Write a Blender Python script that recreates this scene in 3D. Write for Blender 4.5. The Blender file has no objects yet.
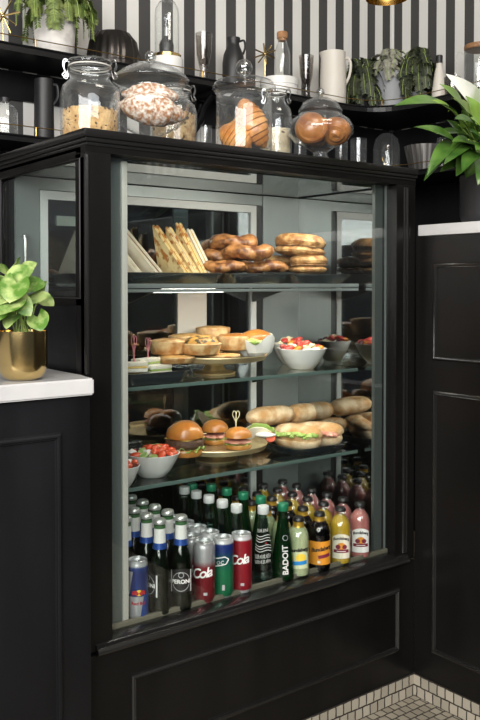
import bpy, bmesh, math, random
from mathutils import Vector, Matrix, noise
random.seed(7)
PI = math.pi
S = bpy.context.scene
C = S.collection
R_ = math.radians
# ------------------------------------------------------------------ camera
CAM = Vector((-.7353, -1.4424, 1.0725)); YAW = R_(37.412); PITCH = R_(-1.376); F = 837.44; PY = 304.0
fw = Vector((math.sin(YAW)*math.cos(PITCH), math.cos(YAW)*math.cos(PITCH), math.sin(PITCH)))
rt = Vector((math.cos(YAW), -math.sin(YAW), 0)); up = rt.cross(fw)
cd = bpy.data.cameras.new('camera'); cam = bpy.data.objects.new('camera', cd); C.objects.link(cam)
cam.location = CAM; cam.rotation_euler = (PI/2+PITCH, 0, -YAW)
cd.sensor_fit = 'VERTICAL'; cd.sensor_height = 36; cd.lens = F*36/720; cd.shift_y = (PY-360)/720; cd.clip_start = .02
S.camera = cam
# measuring helpers: where on the plane y = Y (or z) does a photo point lie
def pt(px, py, Y):
    d = fw + rt*(px-240)/F + up*(PY-py)/F
    return CAM + d*((Y-CAM.y)/d.y)
def ptz(px, py, z):
    d = fw + rt*(px-240)/F + up*(PY-py)/F
    return CAM + d*((z-CAM.z)/d.z)
def X(px, Y): return pt(px, 284, Y).x
def Z(px, py, Y): return pt(px, py, Y).z
def sc(px, Y): return (pt(px, 284, Y)-CAM).dot(fw)/F

# ------------------------------------------------------------------ materials
def mat(name, col, rough=.5, metal=0, col2=None, nscale=20, detail=4, lo=.35, hi=.65, bump=0, bscale=None, coat=0, spec=.5, emit=None, sss=0, stretch=(1, 1, 1), trans=0, rvar=0):
    m = bpy.data.materials.new(name); m.use_nodes = True
    nt = m.node_tree; b = nt.nodes['Principled BSDF']; L = nt.links.new
    b.inputs['Base Color'].default_value = (*col, 1)
    b.inputs['Roughness'].default_value = rough; b.inputs['Metallic'].default_value = metal
    b.inputs['Specular IOR Level'].default_value = spec
    b.inputs['Coat Weight'].default_value = coat; b.inputs['Coat Roughness'].default_value = .12
    if sss:
        b.inputs['Subsurface Weight'].default_value = sss; b.inputs['Subsurface Radius'].default_value = (.01, .005, .003)
    if trans: b.inputs['Transmission Weight'].default_value = trans
    if emit:
        b.inputs['Emission Color'].default_value = (*emit[0], 1); b.inputs['Emission Strength'].default_value = emit[1]
    tc = nt.nodes.new('ShaderNodeTexCoord'); mp = nt.nodes.new('ShaderNodeMapping'); mp.inputs['Scale'].default_value = stretch
    L(tc.outputs['Object'], mp.inputs['Vector'])
    n = nt.nodes.new('ShaderNodeTexNoise'); n.inputs['Scale'].default_value = nscale; n.inputs['Detail'].default_value = detail
    L(mp.outputs['Vector'], n.inputs['Vector'])
    if col2:
        rmp = nt.nodes.new('ShaderNodeValToRGB')
        rmp.color_ramp.elements[0].position = lo; rmp.color_ramp.elements[1].position = hi
        rmp.color_ramp.elements[0].color = (*col, 1); rmp.color_ramp.elements[1].color = (*col2, 1)
        L(n.outputs['Fac'], rmp.inputs['Fac']); L(rmp.outputs['Color'], b.inputs['Base Color'])
    if rvar:
        mr = nt.nodes.new('ShaderNodeMapRange'); mr.inputs['To Min'].default_value = rough-rvar; mr.inputs['To Max'].default_value = rough+rvar
        L(n.outputs['Fac'], mr.inputs['Value']); L(mr.outputs['Result'], b.inputs['Roughness'])
    if bump:
        n2 = nt.nodes.new('ShaderNodeTexNoise'); n2.inputs['Scale'].default_value = bscale or nscale; n2.inputs['Detail'].default_value = 5
        L(mp.outputs['Vector'], n2.inputs['Vector'])
        bp = nt.nodes.new('ShaderNodeBump'); bp.inputs['Strength'].default_value = bump; bp.inputs['Distance'].default_value = .003
        L(n2.outputs['Fac'], bp.inputs['Height']); L(bp.outputs['Normal'], b.inputs['Normal'])
    return m
def glass(name, tint=(1, 1, 1), f0=.05, rough=0.0, gcol=(1, 1, 1), power=5, refl_haze=0):
    """pane or vessel glass: clear with a Schlick reflection on both sides"""
    m = bpy.data.materials.new(name); m.use_nodes = True; nt = m.node_tree; L = nt.links.new
    for n in list(nt.nodes): nt.nodes.remove(n)
    out = nt.nodes.new('ShaderNodeOutputMaterial'); mix = nt.nodes.new('ShaderNodeMixShader')
    tr = nt.nodes.new('ShaderNodeBsdfTransparent'); tr.inputs['Color'].default_value = (*tint, 1)
    gl = nt.nodes.new('ShaderNodeBsdfGlossy'); gl.inputs['Roughness'].default_value = rough; gl.inputs['Color'].default_value = (*gcol, 1)
    lw = nt.nodes.new('ShaderNodeLayerWeight'); lw.inputs['Blend'].default_value = .5
    pw = nt.nodes.new('ShaderNodeMath'); pw.operation = 'POWER'; pw.inputs[1].default_value = power
    ma = nt.nodes.new('ShaderNodeMath'); ma.operation = 'MULTIPLY_ADD'; ma.inputs[1].default_value = 1-f0; ma.inputs[2].default_value = f0
    L(lw.outputs['Facing'], pw.inputs[0]); L(pw.outputs[0], ma.inputs[0]); L(ma.outputs[0], mix.inputs['Fac'])
    if refl_haze:   # pale haze painted in for bright room reflections, denser where seen edge-on
        df = nt.nodes.new('ShaderNodeBsdfDiffuse'); df.inputs['Color'].default_value = (.8, .82, .82, 1); mk = nt.nodes.new('ShaderNodeMixShader')
        p2 = nt.nodes.new('ShaderNodeMath'); p2.operation = 'POWER'; p2.inputs[1].default_value = 2.5
        m2 = nt.nodes.new('ShaderNodeMath'); m2.operation = 'MULTIPLY_ADD'; m2.inputs[1].default_value = refl_haze*6; m2.inputs[2].default_value = refl_haze
        L(lw.outputs['Facing'], p2.inputs[0]); L(p2.outputs[0], m2.inputs[0]); L(m2.outputs[0], mk.inputs['Fac'])
        L(tr.outputs[0], mk.inputs[1]); L(df.outputs[0], mk.inputs[2]); L(mk.outputs[0], mix.inputs[1])
    else: L(tr.outputs[0], mix.inputs[1])
    L(gl.outputs[0], mix.inputs[2]); L(mix.outputs[0], out.inputs['Surface'])
    return m
def bands(name, stops, rough=.3, metal=0, coat=.3):
    """printed vessel: colour by height (object z), constant steps [(z, colour), ...]"""
    m = mat(name, stops[0][1], rough, metal, coat=coat); nt = m.node_tree; L = nt.links.new
    tc = nt.nodes.new('ShaderNodeTexCoord'); sx = nt.nodes.new('ShaderNodeSeparateXYZ'); L(tc.outputs['Object'], sx.inputs[0])
    mr = nt.nodes.new('ShaderNodeMapRange'); mr.inputs['From Max'].default_value = .25; L(sx.outputs['Z'], mr.inputs['Value'])
    cr = nt.nodes.new('ShaderNodeValToRGB'); cr.color_ramp.interpolation = 'LINEAR'; e = cr.color_ramp.elements
    e[0].position = stops[0][0]/.25; e[0].color = (*stops[0][1], 1); e[1].position = stops[1][0]/.25; e[1].color = (*stops[1][1], 1)
    for z, c in stops[2:]:
        k = e.new(z/.25); k.color = (*c, 1)
    L(mr.outputs['Result'], cr.inputs['Fac']); L(cr.outputs['Color'], nt.nodes['Principled BSDF'].inputs['Base Color'])
    return m
def tiles(name, axes, w, h, off, c1, c2, mortar, msize):
    m = mat(name, c1, .45, 0); nt = m.node_tree; L = nt.links.new; b = nt.nodes['Principled BSDF']
    tc = nt.nodes.new('ShaderNodeTexCoord'); sx = nt.nodes.new('ShaderNodeSeparateXYZ'); cx = nt.nodes.new('ShaderNodeCombineXYZ')
    L(tc.outputs['Object'], sx.inputs[0])
    n = nt.nodes.new('ShaderNodeTexNoise'); n.inputs['Scale'].default_value = 55; L(tc.outputs['Object'], n.inputs['Vector'])
    wob = nt.nodes.new('ShaderNodeMath'); wob.operation = 'MULTIPLY_ADD'; wob.inputs[1].default_value = .005; wob.inputs[2].default_value = -.0025
    L(n.outputs['Fac'], wob.inputs[0])
    for i, a in enumerate(axes):
        ad = nt.nodes.new('ShaderNodeMath'); ad.operation = 'ADD'
        L(sx.outputs[a], ad.inputs[0]); L(wob.outputs[0], ad.inputs[1]); L(ad.outputs[0], cx.inputs[i])
    br = nt.nodes.new('ShaderNodeTexBrick'); br.offset = off; br.inputs['Scale'].default_value = 1
    br.inputs['Brick Width'].default_value = w; br.inputs['Row Height'].default_value = h
    br.inputs['Mortar Size'].default_value = msize; br.inputs['Mortar Smooth'].default_value = .2; br.inputs['Bias'].default_value = 0
    br.inputs['Color1'].default_value = (*c1, 1); br.inputs['Color2'].default_value = (*c2, 1); br.inputs['Mortar'].default_value = (*mortar, 1)
    L(cx.outputs[0], br.inputs['Vector']); L(br.outputs['Color'], b.inputs['Base Color'])
    bp = nt.nodes.new('ShaderNodeBump'); bp.inputs['Strength'].default_value = .6; bp.inputs['Distance'].default_value = -.002
    L(br.outputs['Fac'], bp.inputs['Height']); L(bp.outputs['Normal'], b.inputs['Normal'])
    return m
def stripes(name, axis, phase, period, duty):
    m = mat(name, (.66, .65, .63), .7, 0); nt = m.node_tree; L = nt.links.new; b = nt.nodes['Principled BSDF']
    tc = nt.nodes.new('ShaderNodeTexCoord'); sx = nt.nodes.new('ShaderNodeSeparateXYZ'); L(tc.outputs['Object'], sx.inputs[0])
    a = nt.nodes.new('ShaderNodeMath'); a.operation = 'MULTIPLY_ADD'; a.inputs[1].default_value = 1/period; a.inputs[2].default_value = 40-phase/period
    L(sx.outputs[axis], a.inputs[0])
    f = nt.nodes.new('ShaderNodeMath'); f.operation = 'FRACT'; L(a.outputs[0], f.inputs[0])
    l = nt.nodes.new('ShaderNodeMath'); l.operation = 'LESS_THAN'; l.inputs[1].default_value = duty; L(f.outputs[0], l.inputs[0])
    mx = nt.nodes.new('ShaderNodeMix'); mx.data_type = 'RGBA'
    mx.inputs['A'].default_value = (.66, .65, .62, 1); mx.inputs['B'].default_value = (.050, .048, .047, 1)
    L(l.outputs[0], mx.inputs['Factor']); L(mx.outputs['Result'], b.inputs['Base Color'])
    return m

BLK = mat('black_gloss_paint', (.0045, .0040, .0038), .30, col2=(.0075, .0068, .0064), nscale=9, stretch=(1, 1, .25), bump=.08, bscale=60, rvar=.06, spec=.22)
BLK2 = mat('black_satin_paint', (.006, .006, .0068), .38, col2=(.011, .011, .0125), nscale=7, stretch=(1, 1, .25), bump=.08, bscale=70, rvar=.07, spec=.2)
SHELFB = mat('black_shelf_paint', (.006, .006, .0065), .3, bump=.05, bscale=80, spec=.3)
MARB = mat('white_marble', (.62, .61, .60), .22, col2=(.48, .47, .47), nscale=7, detail=8, lo=.5, hi=.85, coat=.2)
ALU = mat('aluminium', (.52, .53, .51), .34, .9, col2=(.46, .47, .46), nscale=30, stretch=(1, 1, .1))
ALUL = mat('pale_aluminium_trim', (.72, .70, .64), .4, .35)
GREYP = mat('grey_green_metal', (.26, .29, .285), .4, .45)
WFRAME = mat('white_door_frame', (.66, .68, .66), .4)
DARKG = mat('dark_back_lining', (.012, .015, .018), .25)
BLKM = mat('black_gloss_moulding', (.009, .0085, .008), .2, spec=.7, bump=.05, bscale=80)
RUB = mat('black_gasket', (.008, .008, .008), .5)
PANE = glass('display_glass', (.93, .96, .95), .045)
FPANE = glass('front_display_glass', (.95, .97, .96), .05)
MPANE = glass('mirrored_side_glass', (.5, .55, .55), .40, power=4)
SHG = glass('shelf_glass', (.86, .92, .90), .07)
GEDGE = mat('green_glass_edge', (.10, .15, .135), .12, coat=.4)
JAR = glass('jar_glass', (.99, .995, .99), .03, gcol=(.95, .97, 1), refl_haze=.013)
SMOKE = glass('smoked_glass', (.74, .72, .70), .06)
BRASS = mat('brushed_brass', (.74, .56, .25), .17, 1, col2=(.68, .50, .22), nscale=3, stretch=(1, 1, .2), rvar=.04)
BRASSD = mat('aged_brass', (.45, .29, .09), .35, 1)
GOLDT = mat('gold_plate', (.74, .60, .36), .42, .9)
WIRE = mat('steel_wire', (.42, .43, .44), .3, 1)
WCER = mat('white_ceramic', (.78, .77, .74), .25, coat=.4)
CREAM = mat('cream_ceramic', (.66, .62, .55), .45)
STONE = mat('mottled_white_pot', (.72, .69, .65), .6, col2=(.45, .43, .42), nscale=18, detail=7, lo=.52, hi=.72, bump=.2)
GPOT = mat('grey_ribbed_pot', (.27, .28, .29), .55)
BCER = mat('matt_black_ceramic', (.012, .012, .013), .45)
BMET = mat('dark_bronze_metal', (.05, .045, .042), .28, .8)
BPOT = mat('charcoal_pot', (.018, .018, .020), .5)
SLATE = mat('black_melamine', (.022, .028, .032), .22, coat=.4)
CORK = mat('cork', (.42, .22, .10), .8, col2=(.28, .14, .06), nscale=60)
WOOD = mat('wooden_lid', (.36, .19, .09), .6, col2=(.24, .12, .05), nscale=20, stretch=(1, 6, 6))
BAMBOO = mat('bamboo_pick', (.70, .62, .40), .6)
PINKP = mat('pink_pick', (.62, .22, .25), .5)
SOIL = mat('soil', (.03, .02, .012), .95, bump=.6, bscale=120)
# food
CROI = mat('croissant_crust', (.42, .15, .03), .38, col2=(.78, .40, .12), nscale=26, detail=6, lo=.36, hi=.66, bump=.5, bscale=70, coat=.25)
CROIP = mat('sugared_croissant', (.38, .16, .06), .6, col2=(.84, .76, .68), nscale=130, detail=9, lo=.40, hi=.62, bump=.9, bscale=70)
BUNG = mat('glazed_bun', (.20, .058, .011), .32, col2=(.48, .19, .042), nscale=22, lo=.35, hi=.7, coat=.4, bump=.15)
PAST = mat('brown_twist_pastry', (.13, .042, .014), .45, col2=(.50, .22, .07), nscale=48, detail=8, lo=.40, hi=.60, bump=.8, bscale=60, coat=.2)
BAGL = mat('seeded_bagel_crust', (.36, .15, .045), .5, col2=(.70, .42, .17), nscale=55, detail=9, lo=.40, hi=.60, bump=.8, bscale=130)
CRUMB = mat('pale_bread', (.78, .66, .48), .8, col2=(.66, .50, .30), nscale=45, bump=.3, bscale=150)
TOAST = mat('toasted_flatbread', (.84, .66, .34), .6, col2=(.46, .17, .035), nscale=55, detail=5, lo=.50, hi=.60, bump=.3)
PALE = mat('pale_flatbread', (.80, .72, .58), .7, col2=(.68, .57, .40), nscale=30, lo=.5, hi=.8)
WHB = mat('white_bread', (.86, .82, .72), .8, col2=(.76, .70, .56), nscale=60, bump=.2)
CHEESE = mat('melted_cheese', (.80, .56, .16), .45)
FILL = mat('dark_filling', (.16, .07, .03), .6, col2=(.45, .28, .12), nscale=90)
PIEC = mat('pie_pastry', (.44, .20, .06), .5, col2=(.74, .52, .26), nscale=40, detail=7, lo=.38, hi=.60, bump=.3)
PIET = mat('herbed_pie_top', (.55, .28, .06), .5, col2=(.05, .04, .02), nscale=95, detail=3, lo=.5, hi=.6, bump=.6, bscale=110)
TART = mat('tart_top', (.50, .24, .06), .5, col2=(.70, .44, .16), nscale=60, bump=.5)
BUNT = mat('burger_bun_top', (.40, .135, .022), .33, col2=(.60, .27, .06), nscale=16, lo=.35, hi=.7, coat=.3)
PATTY = mat('beef_patty', (.055, .026, .014), .6, col2=(.11, .05, .025), nscale=80, bump=.9, bscale=150)
LETT = mat('lettuce', (.22, .36, .06), .5, col2=(.45, .55, .18), nscale=40)
HAM = mat('pink_ham', (.62, .24, .17), .45, col2=(.72, .38, .28), nscale=40)
BAGU = mat('floured_baguette', (.50, .26, .09), .6, col2=(.80, .62, .40), nscale=28, detail=7, lo=.38, hi=.62, bump=.5)
TOM = mat('tomato', (.60, .045, .02), .25, col2=(.70, .14, .05), nscale=50, coat=.4)
FETA = mat('feta', (.85, .83, .76), .6)
CUKE = mat('cucumber', (.20, .36, .07), .35, col2=(.50, .60, .28), nscale=60)
STRAW = mat('strawberry', (.62, .03, .03), .3, col2=(.70, .12, .08), nscale=70, coat=.3)
BANA = mat('banana_slice', (.82, .72, .46), .5)
GRAPE = mat('dark_grape', (.10, .012, .03), .2, coat=.4)
ORNG = mat('orange_piece', (.80, .30, .03), .35)
OATS = mat('toasted_oats', (.48, .28, .10), .8, col2=(.70, .48, .23), nscale=60)
SEED = mat('dark_seed', (.06, .035, .02), .6)
NUTS = mat('mixed_nuts', (.36, .20, .08), .6, col2=(.62, .46, .24), nscale=70)
PALEG = mat('pale_grain', (.62, .52, .36), .8, col2=(.76, .68, .50), nscale=70)
PAPER = mat('white_greaseproof_paper', (.82, .80, .76), .7)
# plants
SYN = mat('variegated_leaf', (.085, .20, .022), .4, col2=(.40, .50, .18), nscale=38, detail=3, lo=.42, hi=.62, sss=.15)
STEMG = mat('green_stem', (.30, .42, .10), .5)
LILY = mat('lily_leaf', (.028, .085, .012), .3, col2=(.11, .22, .035), nscale=14, detail=3, lo=.35, hi=.7, coat=.3)
LILYL = mat('young_lily_leaf', (.15, .29, .035), .33, col2=(.26, .40, .07), nscale=14, coat=.2)
SPATH = mat('white_variegated_leaf', (.78, .78, .70), .45, col2=(.40, .52, .25), nscale=12, lo=.55, hi=.72)
FERN = mat('green_fern', (.06, .10, .018), .6, col2=(.20, .25, .06), nscale=30)
DFERN = mat('dark_fern', (.014, .022, .012), .6, col2=(.055, .065, .03), nscale=30)
GFERN = mat('silver_grey_trailing', (.20, .20, .16), .7, col2=(.34, .33, .27), nscale=40)

# ------------------------------------------------------------------ mesh helpers
def obj(name, bm, m, parent=None, loc=None, smooth=35, rot=None):
    bmesh.ops.recalc_face_normals(bm, faces=bm.faces)
    me = bpy.data.meshes.new(name); bm.to_mesh(me); bm.free()
    for mm in (m if isinstance(m, (list, tuple)) else [m]): me.materials.append(mm)
    if smooth:
        me.polygons.foreach_set('use_smooth', [True]*len(me.polygons)); me.set_sharp_from_angle(angle=R_(smooth))
    o = bpy.data.objects.new(name, me); C.objects.link(o)
    if parent: o.parent = parent
    if loc is not None: o.location = loc
    if rot is not None: o.rotation_euler = rot
    return o
def tag(o, label, cat, group=None, kind=None):
    o['label'] = label; o['category'] = cat
    if group: o['group'] = group
    if kind: o['kind'] = kind
    return o
def thing(name, label, cat, loc=(0, 0, 0), rz=0, group=None):
    o = bpy.data.objects.new(name, None); C.objects.link(o); o.location = loc; o.rotation_euler = (0, 0, rz); o.empty_display_size = .03
    return tag(o, label, cat, group)
def struct(o): o['kind'] = 'structure'; return o
def dup(root, loc, rz=0, label=None, group=None, scale=None):
    r = root.copy(); C.objects.link(r); r.location = loc; r.rotation_euler = (0, 0, rz)
    if label: r['label'] = label
    if group: r['group'] = group
    if scale: r.scale = (scale,)*3
    for ch in list(root.children):
        c = ch.copy(); C.objects.link(c); c.parent = r
        for g in list(ch.children):
            d = g.copy(); C.objects.link(d); d.parent = c
    return r
def BM(): return bmesh.new()
def box(bm, a, b, bev=0):
    a = Vector(a); b = Vector(b); c = (a+b)/2; s = b-a
    r = bmesh.ops.create_cube(bm, size=1, matrix=Matrix.Translation(c) @ Matrix.Diagonal((*s, 1)))
    if bev:
        es = list({e for v in r['verts'] for e in v.link_edges})
        bmesh.ops.bevel(bm, geom=es, offset=bev, segments=2, affect='EDGES', profile=.7)
    return bm
def bx(a, b, bev=0): return box(BM(), a, b, bev)
def lathe(bm, prof, seg=32, o=(0, 0, 0), fl=None):
    """surface of revolution; prof = [(r, z)...]; fl(angle, r, z) -> r for fluting"""
    o = Vector(o); rings = []
    for r, z in prof:
        if r < 1e-6: rings.append([bm.verts.new(o+Vector((0, 0, z)))]); continue
        ring = []
        for k in range(seg):
            a = 2*PI*k/seg; rr = fl(a, r, z) if fl else r
            ring.append(bm.verts.new(o+Vector((rr*math.cos(a), rr*math.sin(a), z))))
        rings.append(ring)
    for A, B in zip(rings, rings[1:]):
        if len(A) == 1 and len(B) == 1: continue
        for k in range(seg):
            j = (k+1) % seg
            if len(A) == 1: bm.faces.new((A[0], B[k], B[j]))
            elif len(B) == 1: bm.faces.new((A[k], A[j], B[0]))
            else: bm.faces.new((A[k], A[j], B[j], B[k]))
    return bm
def la(prof, seg=32, **k): return lathe(BM(), prof, seg, **k)
def shell(prof, t=.0025):
    """closed double wall of an open vessel from its outer profile"""
    inner = [(max(r-t, .0001), max(z, prof[0][1]+t)) for r, z in prof if r > t]
    return prof + inner[::-1] + [(0, prof[0][1]+t)]
def spline(P, n=6):
    P = [Vector(p) for p in P]; out = []
    for i in range(len(P)-1):
        p0 = P[max(i-1, 0)]; p1 = P[i]; p2 = P[i+1]; p3 = P[min(i+2, len(P)-1)]
        for k in range(n):
            t = k/n
            out.append(.5*((2*p1)+(p2-p0)*t+(2*p0-5*p1+4*p2-p3)*t*t+(3*p1-p0-3*p2+p3)*t**3))
    out.append(P[-1]); return out
def tube(bm, pts, r, seg=8, closed=False):
    pts = [Vector(p) for p in pts]; n = len(pts); rings = []; prev = None
    for i, p in enumerate(pts):
        a = pts[(i-1) % n] if (closed or i > 0) else p; b = pts[(i+1) % n] if (closed or i < n-1) else p
        t = (b-a).normalized() if (b-a).length > 1e-9 else Vector((0, 0, 1))
        if prev is None:
            u = t.cross(Vector((0, 0, 1)));
            if u.length < .1: u = t.cross(Vector((1, 0, 0)))
        else: u = prev - t*prev.dot(t)
        u.normalize(); prev = u; v = t.cross(u); rr = r[i] if isinstance(r, (list, tuple)) else r
        rings.append([bm.verts.new(p+(u*math.cos(2*PI*k/seg)+v*math.sin(2*PI*k/seg))*rr) for k in range(seg)])
    for i in range(n if closed else n-1):
        A = rings[i]; B = rings[(i+1) % n]
        for k in range(seg): bm.faces.new((A[k], A[(k+1) % seg], B[(k+1) % seg], B[k]))
    if not closed:
        bm.faces.new(rings[0]); bm.faces.new(rings[-1])
    return bm
def tb(pts, r, seg=8, closed=False): return tube(BM(), pts, r, seg, closed)
def blob(bm, c, rad, amp=.06, freq=30, sub=3, seed=0, flat=None):
    c = Vector(c); rad = Vector(rad)
    r = bmesh.ops.create_icosphere(bm, subdivisions=sub, radius=1)
    for v in r['verts']:
        d = v.co.copy(); p = Vector((d.x*rad.x, d.y*rad.y, d.z*rad.z))
        if flat is not None and p.z < -flat*rad.z: p.z = -flat*rad.z
        v.co = c + p*(1+amp*noise.noise(p*freq+Vector((seed*7.3, seed*3.1, 0))))
    return bm
def bl(*a, **k): return blob(BM(), *a, **k)
def prism(bm, poly, z0, z1, bev=0):
    """extrude a polygon [(x,y)] between z0 and z1"""
    lo = [bm.verts.new((x, y, z0)) for x, y in poly]; hi = [bm.verts.new((x, y, z1)) for x, y in poly]; n = len(poly)
    fs = [bm.faces.new(lo[::-1]), bm.faces.new(hi)]+[bm.faces.new((lo[i], lo[(i+1) % n], hi[(i+1) % n], hi[i])) for i in range(n)]
    if bev:
        bmesh.ops.bevel(bm, geom=list({e for f in fs for e in f.edges}), offset=bev, segments=2, affect='EDGES')
    return bm
def xf(bm, M): bmesh.ops.transform(bm, matrix=M, verts=bm.verts); return bm
def sweep_ridged(bm, pts, rad, seg=16, ridges=7, amp=.12, sd=0):
    """croissant-like body: tapered tube with stepped rolls"""
    n = len(pts); rr = []
    for i in range(n):
        t = i/(n-1); base = rad*(max(math.sin(PI*t), .001)**.75*.94+.06)
        rr.append(base*(1+amp*(((t*ridges) % 1)-.4)))
    tube(bm, pts, rr, seg)
    for v in bm.verts: v.co *= 1+.03*noise.noise(v.co*60+Vector((sd, 0, 0)))
    return bm
def croissant_bm(L=.11, R=.028, bend=.5, sd=0, ridges=10, amp=.13):
    pts = []
    for i in range(57):
        t = i/56; a = (t-.5)*2*bend
        pts.append(Vector((math.sin(a)*L/2/max(math.sin(bend), .01), (1-math.cos(a))*L/2/max(math.sin(bend), .01), 0)))
    return sweep_ridged(BM(), pts, R, 20, ridges, amp, sd)
def frame_rect(bm, plane, c, u0, u1, v0, v1, w, d, inw):
    """picture-frame moulding on plane 'x' or 'y' at coordinate c: half-round beads, protruding d towards inw (-1/+1)"""
    pr = [(0, 0), (.18, .75), (.4, 1), (.62, .85), (.75, .45), (.86, .55), (1, 0)]
    cs = [(u0, v0, 1, 1), (u1, v0, -1, 1), (u1, v1, -1, -1), (u0, v1, 1, -1)]
    rings = []
    for (u, v, su, sv) in cs:
        ring = []
        for a, h in pr:
            uu = u+su*a*w; vv = v+sv*a*w; q = c+inw*h*d
            ring.append(bm.verts.new((uu, q, vv) if plane == 'y' else (q, uu, vv)))
        rings.append(ring)
    for i in range(4):
        A = rings[i]; B = rings[(i+1) % 4]
        for k in range(len(pr)-1): bm.faces.new((A[k], A[k+1], B[k+1], B[k]))
    return bm
def text_bm(s, size, shear=0, bold=0, spacing=1):
    cu = bpy.data.curves.new('lettering', 'FONT'); cu.body = s; cu.size = size; cu.shear = shear; cu.offset = bold
    cu.align_x = 'CENTER'; cu.align_y = 'CENTER'; cu.space_character = spacing; cu.resolution_u = 3
    o = bpy.data.objects.new('lettering', cu); me = bpy.data.meshes.new_from_object(o)
    bm = BM(); bm.from_mesh(me)
    bpy.data.objects.remove(o); bpy.data.meshes.remove(me); bpy.data.curves.remove(cu)
    return bm
def wrap(bm, rad, zc, az, rot=0, lift=.0005, thick=.0003):
    """lay flat lettering or shapes round a vessel; rad(z) its radius"""
    if rot: xf(bm, Matrix.Rotation(rot, 4, 'Z'))
    xs_all = [v.co.x for v in bm.verts]; xa_ = min(xs_all); n_ = max(1, int((max(xs_all)-xa_)/.0016)); st_ = (max(xs_all)-xa_)/n_
    for i_ in range(1, n_): bmesh.ops.bisect_plane(bm, geom=bm.verts[:]+bm.edges[:]+bm.faces[:], plane_co=(xa_+st_*i_, 0, 0), plane_no=(1, 0, 0), dist=1e-6)
    ext = bmesh.ops.extrude_face_region(bm, geom=bm.faces[:])
    top = {v for v in ext['geom'] if isinstance(v, bmesh.types.BMVert)}
    for v in bm.verts:
        z = zc+v.co.y; r = rad(z); a = az+v.co.x/max(r, .004); q = r+lift+(thick if v in top else 0)
        v.co = (q*math.cos(a), q*math.sin(a), z)
    return bm
def grid_patch(w, h, nx=12, ny=6, shape=None):
    bm = BM(); vs = [[bm.verts.new((w*(i/nx-.5), h*(j/ny-.5), 0)) for i in range(nx+1)] for j in range(ny+1)]
    for j in range(ny):
        for i in range(nx): bm.faces.new((vs[j][i], vs[j][i+1], vs[j+1][i+1], vs[j+1][i]))
    if shape:
        for v in bm.verts: v.co.x, v.co.y = shape(v.co.x, v.co.y)
    return bm
def disc_patch(rx, ry, n=20):
    bm = BM(); c = bm.verts.new((0, 0, 0)); rings = []
    for q in (.5, 1):
        rings.append([bm.verts.new((rx*q*math.cos(2*PI*k/n), ry*q*math.sin(2*PI*k/n), 0)) for k in range(n)])
    for k in range(n):
        j = (k+1) % n; bm.faces.new((c, rings[0][k], rings[0][j])); bm.faces.new((rings[0][k], rings[1][k], rings[1][j], rings[0][j]))
    return bm
def ring_patch(rx, ry, w, n=28):
    bm = BM(); A = [bm.verts.new((rx*math.cos(2*PI*k/n), ry*math.sin(2*PI*k/n), 0)) for k in range(n)]
    B = [bm.verts.new(((rx-w)*math.cos(2*PI*k/n), (ry-w)*math.sin(2*PI*k/n), 0)) for k in range(n)]
    for k in range(n):
        j = (k+1) % n; bm.faces.new((A[k], A[j], B[j], B[k]))
    return bm
def prad(prof):
    def f(z):
        for (r0, z0), (r1, z1) in zip(prof, prof[1:]):
            if min(z0, z1) <= z <= max(z0, z1) and abs(z1-z0) > 1e-6: return r0+(r1-r0)*(z-z0)/(z1-z0)
        return prof[0][0]
    return f
def leaf(bm, base, tip, w, nrm, droop=.15, fold=.2, heart=.0, n=9, wave=0, sd=0):
    base = Vector(base); tip = Vector(tip); ax = tip-base; Ln = ax.length; ax.normalize()
    nrm = Vector(nrm); nrm = (nrm-ax*nrm.dot(ax)).normalized(); side = ax.cross(nrm); rows = []
    for i in range(n+1):
        t = i/n
        ww = w*(math.sin(PI*min(1, t*.93+.07)**(.75))**.8 if heart == 0 else (max(0, 1-((t-.28)/.72)**2)**.75 if t > .28 else (.55+.45*math.sin(t/.28*PI/2))))
        if i == n: ww = w*.02
        if i == 0 and heart == 0: ww = w*.06
        c = base+ax*Ln*t+nrm*(droop*Ln*(4*t*(1-t)*.5)) ; row = []
        for s in (-1, -.55, 0, .55, 1):
            back = ax*(-heart*w*abs(s)*max(0, 1-t*3.2))
            row.append(bm.verts.new(c+side*ww*s+nrm*(abs(s)*fold*ww+wave*w*math.sin(t*9+s*2+sd))+back))
        rows.append(row)
    for A, B in zip(rows, rows[1:]):
        for k in range(4): bm.faces.new((A[k], A[k+1], B[k+1], B[k]))
    return bm
def thicken(bm, t=.0006):
    bmesh.ops.recalc_face_normals(bm, faces=bm.faces)
    bmesh.ops.solidify(bm, geom=bm.faces[:], thickness=t); return bm
# SECTION
# ================================================================== the setting
W = .94; D = .46; HT = 1.3677; BW = 1.12; RW = 2.075
FLT = tiles('mosaic_floor_tile', (0, 1), .0262, .0262, .5, (.33, .295, .23), (.25, .22, .17), (.03, .026, .022), .0022)
struct(obj('floor', bx((-3, -3.2, -.05), (RW, BW, 0)), FLT, smooth=0))
WPB = stripes('striped_wallpaper_facing', 0, .778, .095, .5)
WPR = stripes('striped_wallpaper_side', 1, 1.062, .095, .49)
struct(obj('wall_back', bx((-3, BW, 0), (RW+.08, BW+.08, 2.9)), WPB, smooth=0))
struct(obj('wall_right', bx((RW, -3.2, 0), (RW+.08, BW, 2.9)), WPR, smooth=0))
struct(obj('ceiling', bx((-3, -3.2, 2.9), (RW+.08, BW+.08, 2.98)), mat('ceiling_paint', (.5, .49, .47), .8), smooth=0))
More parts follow.
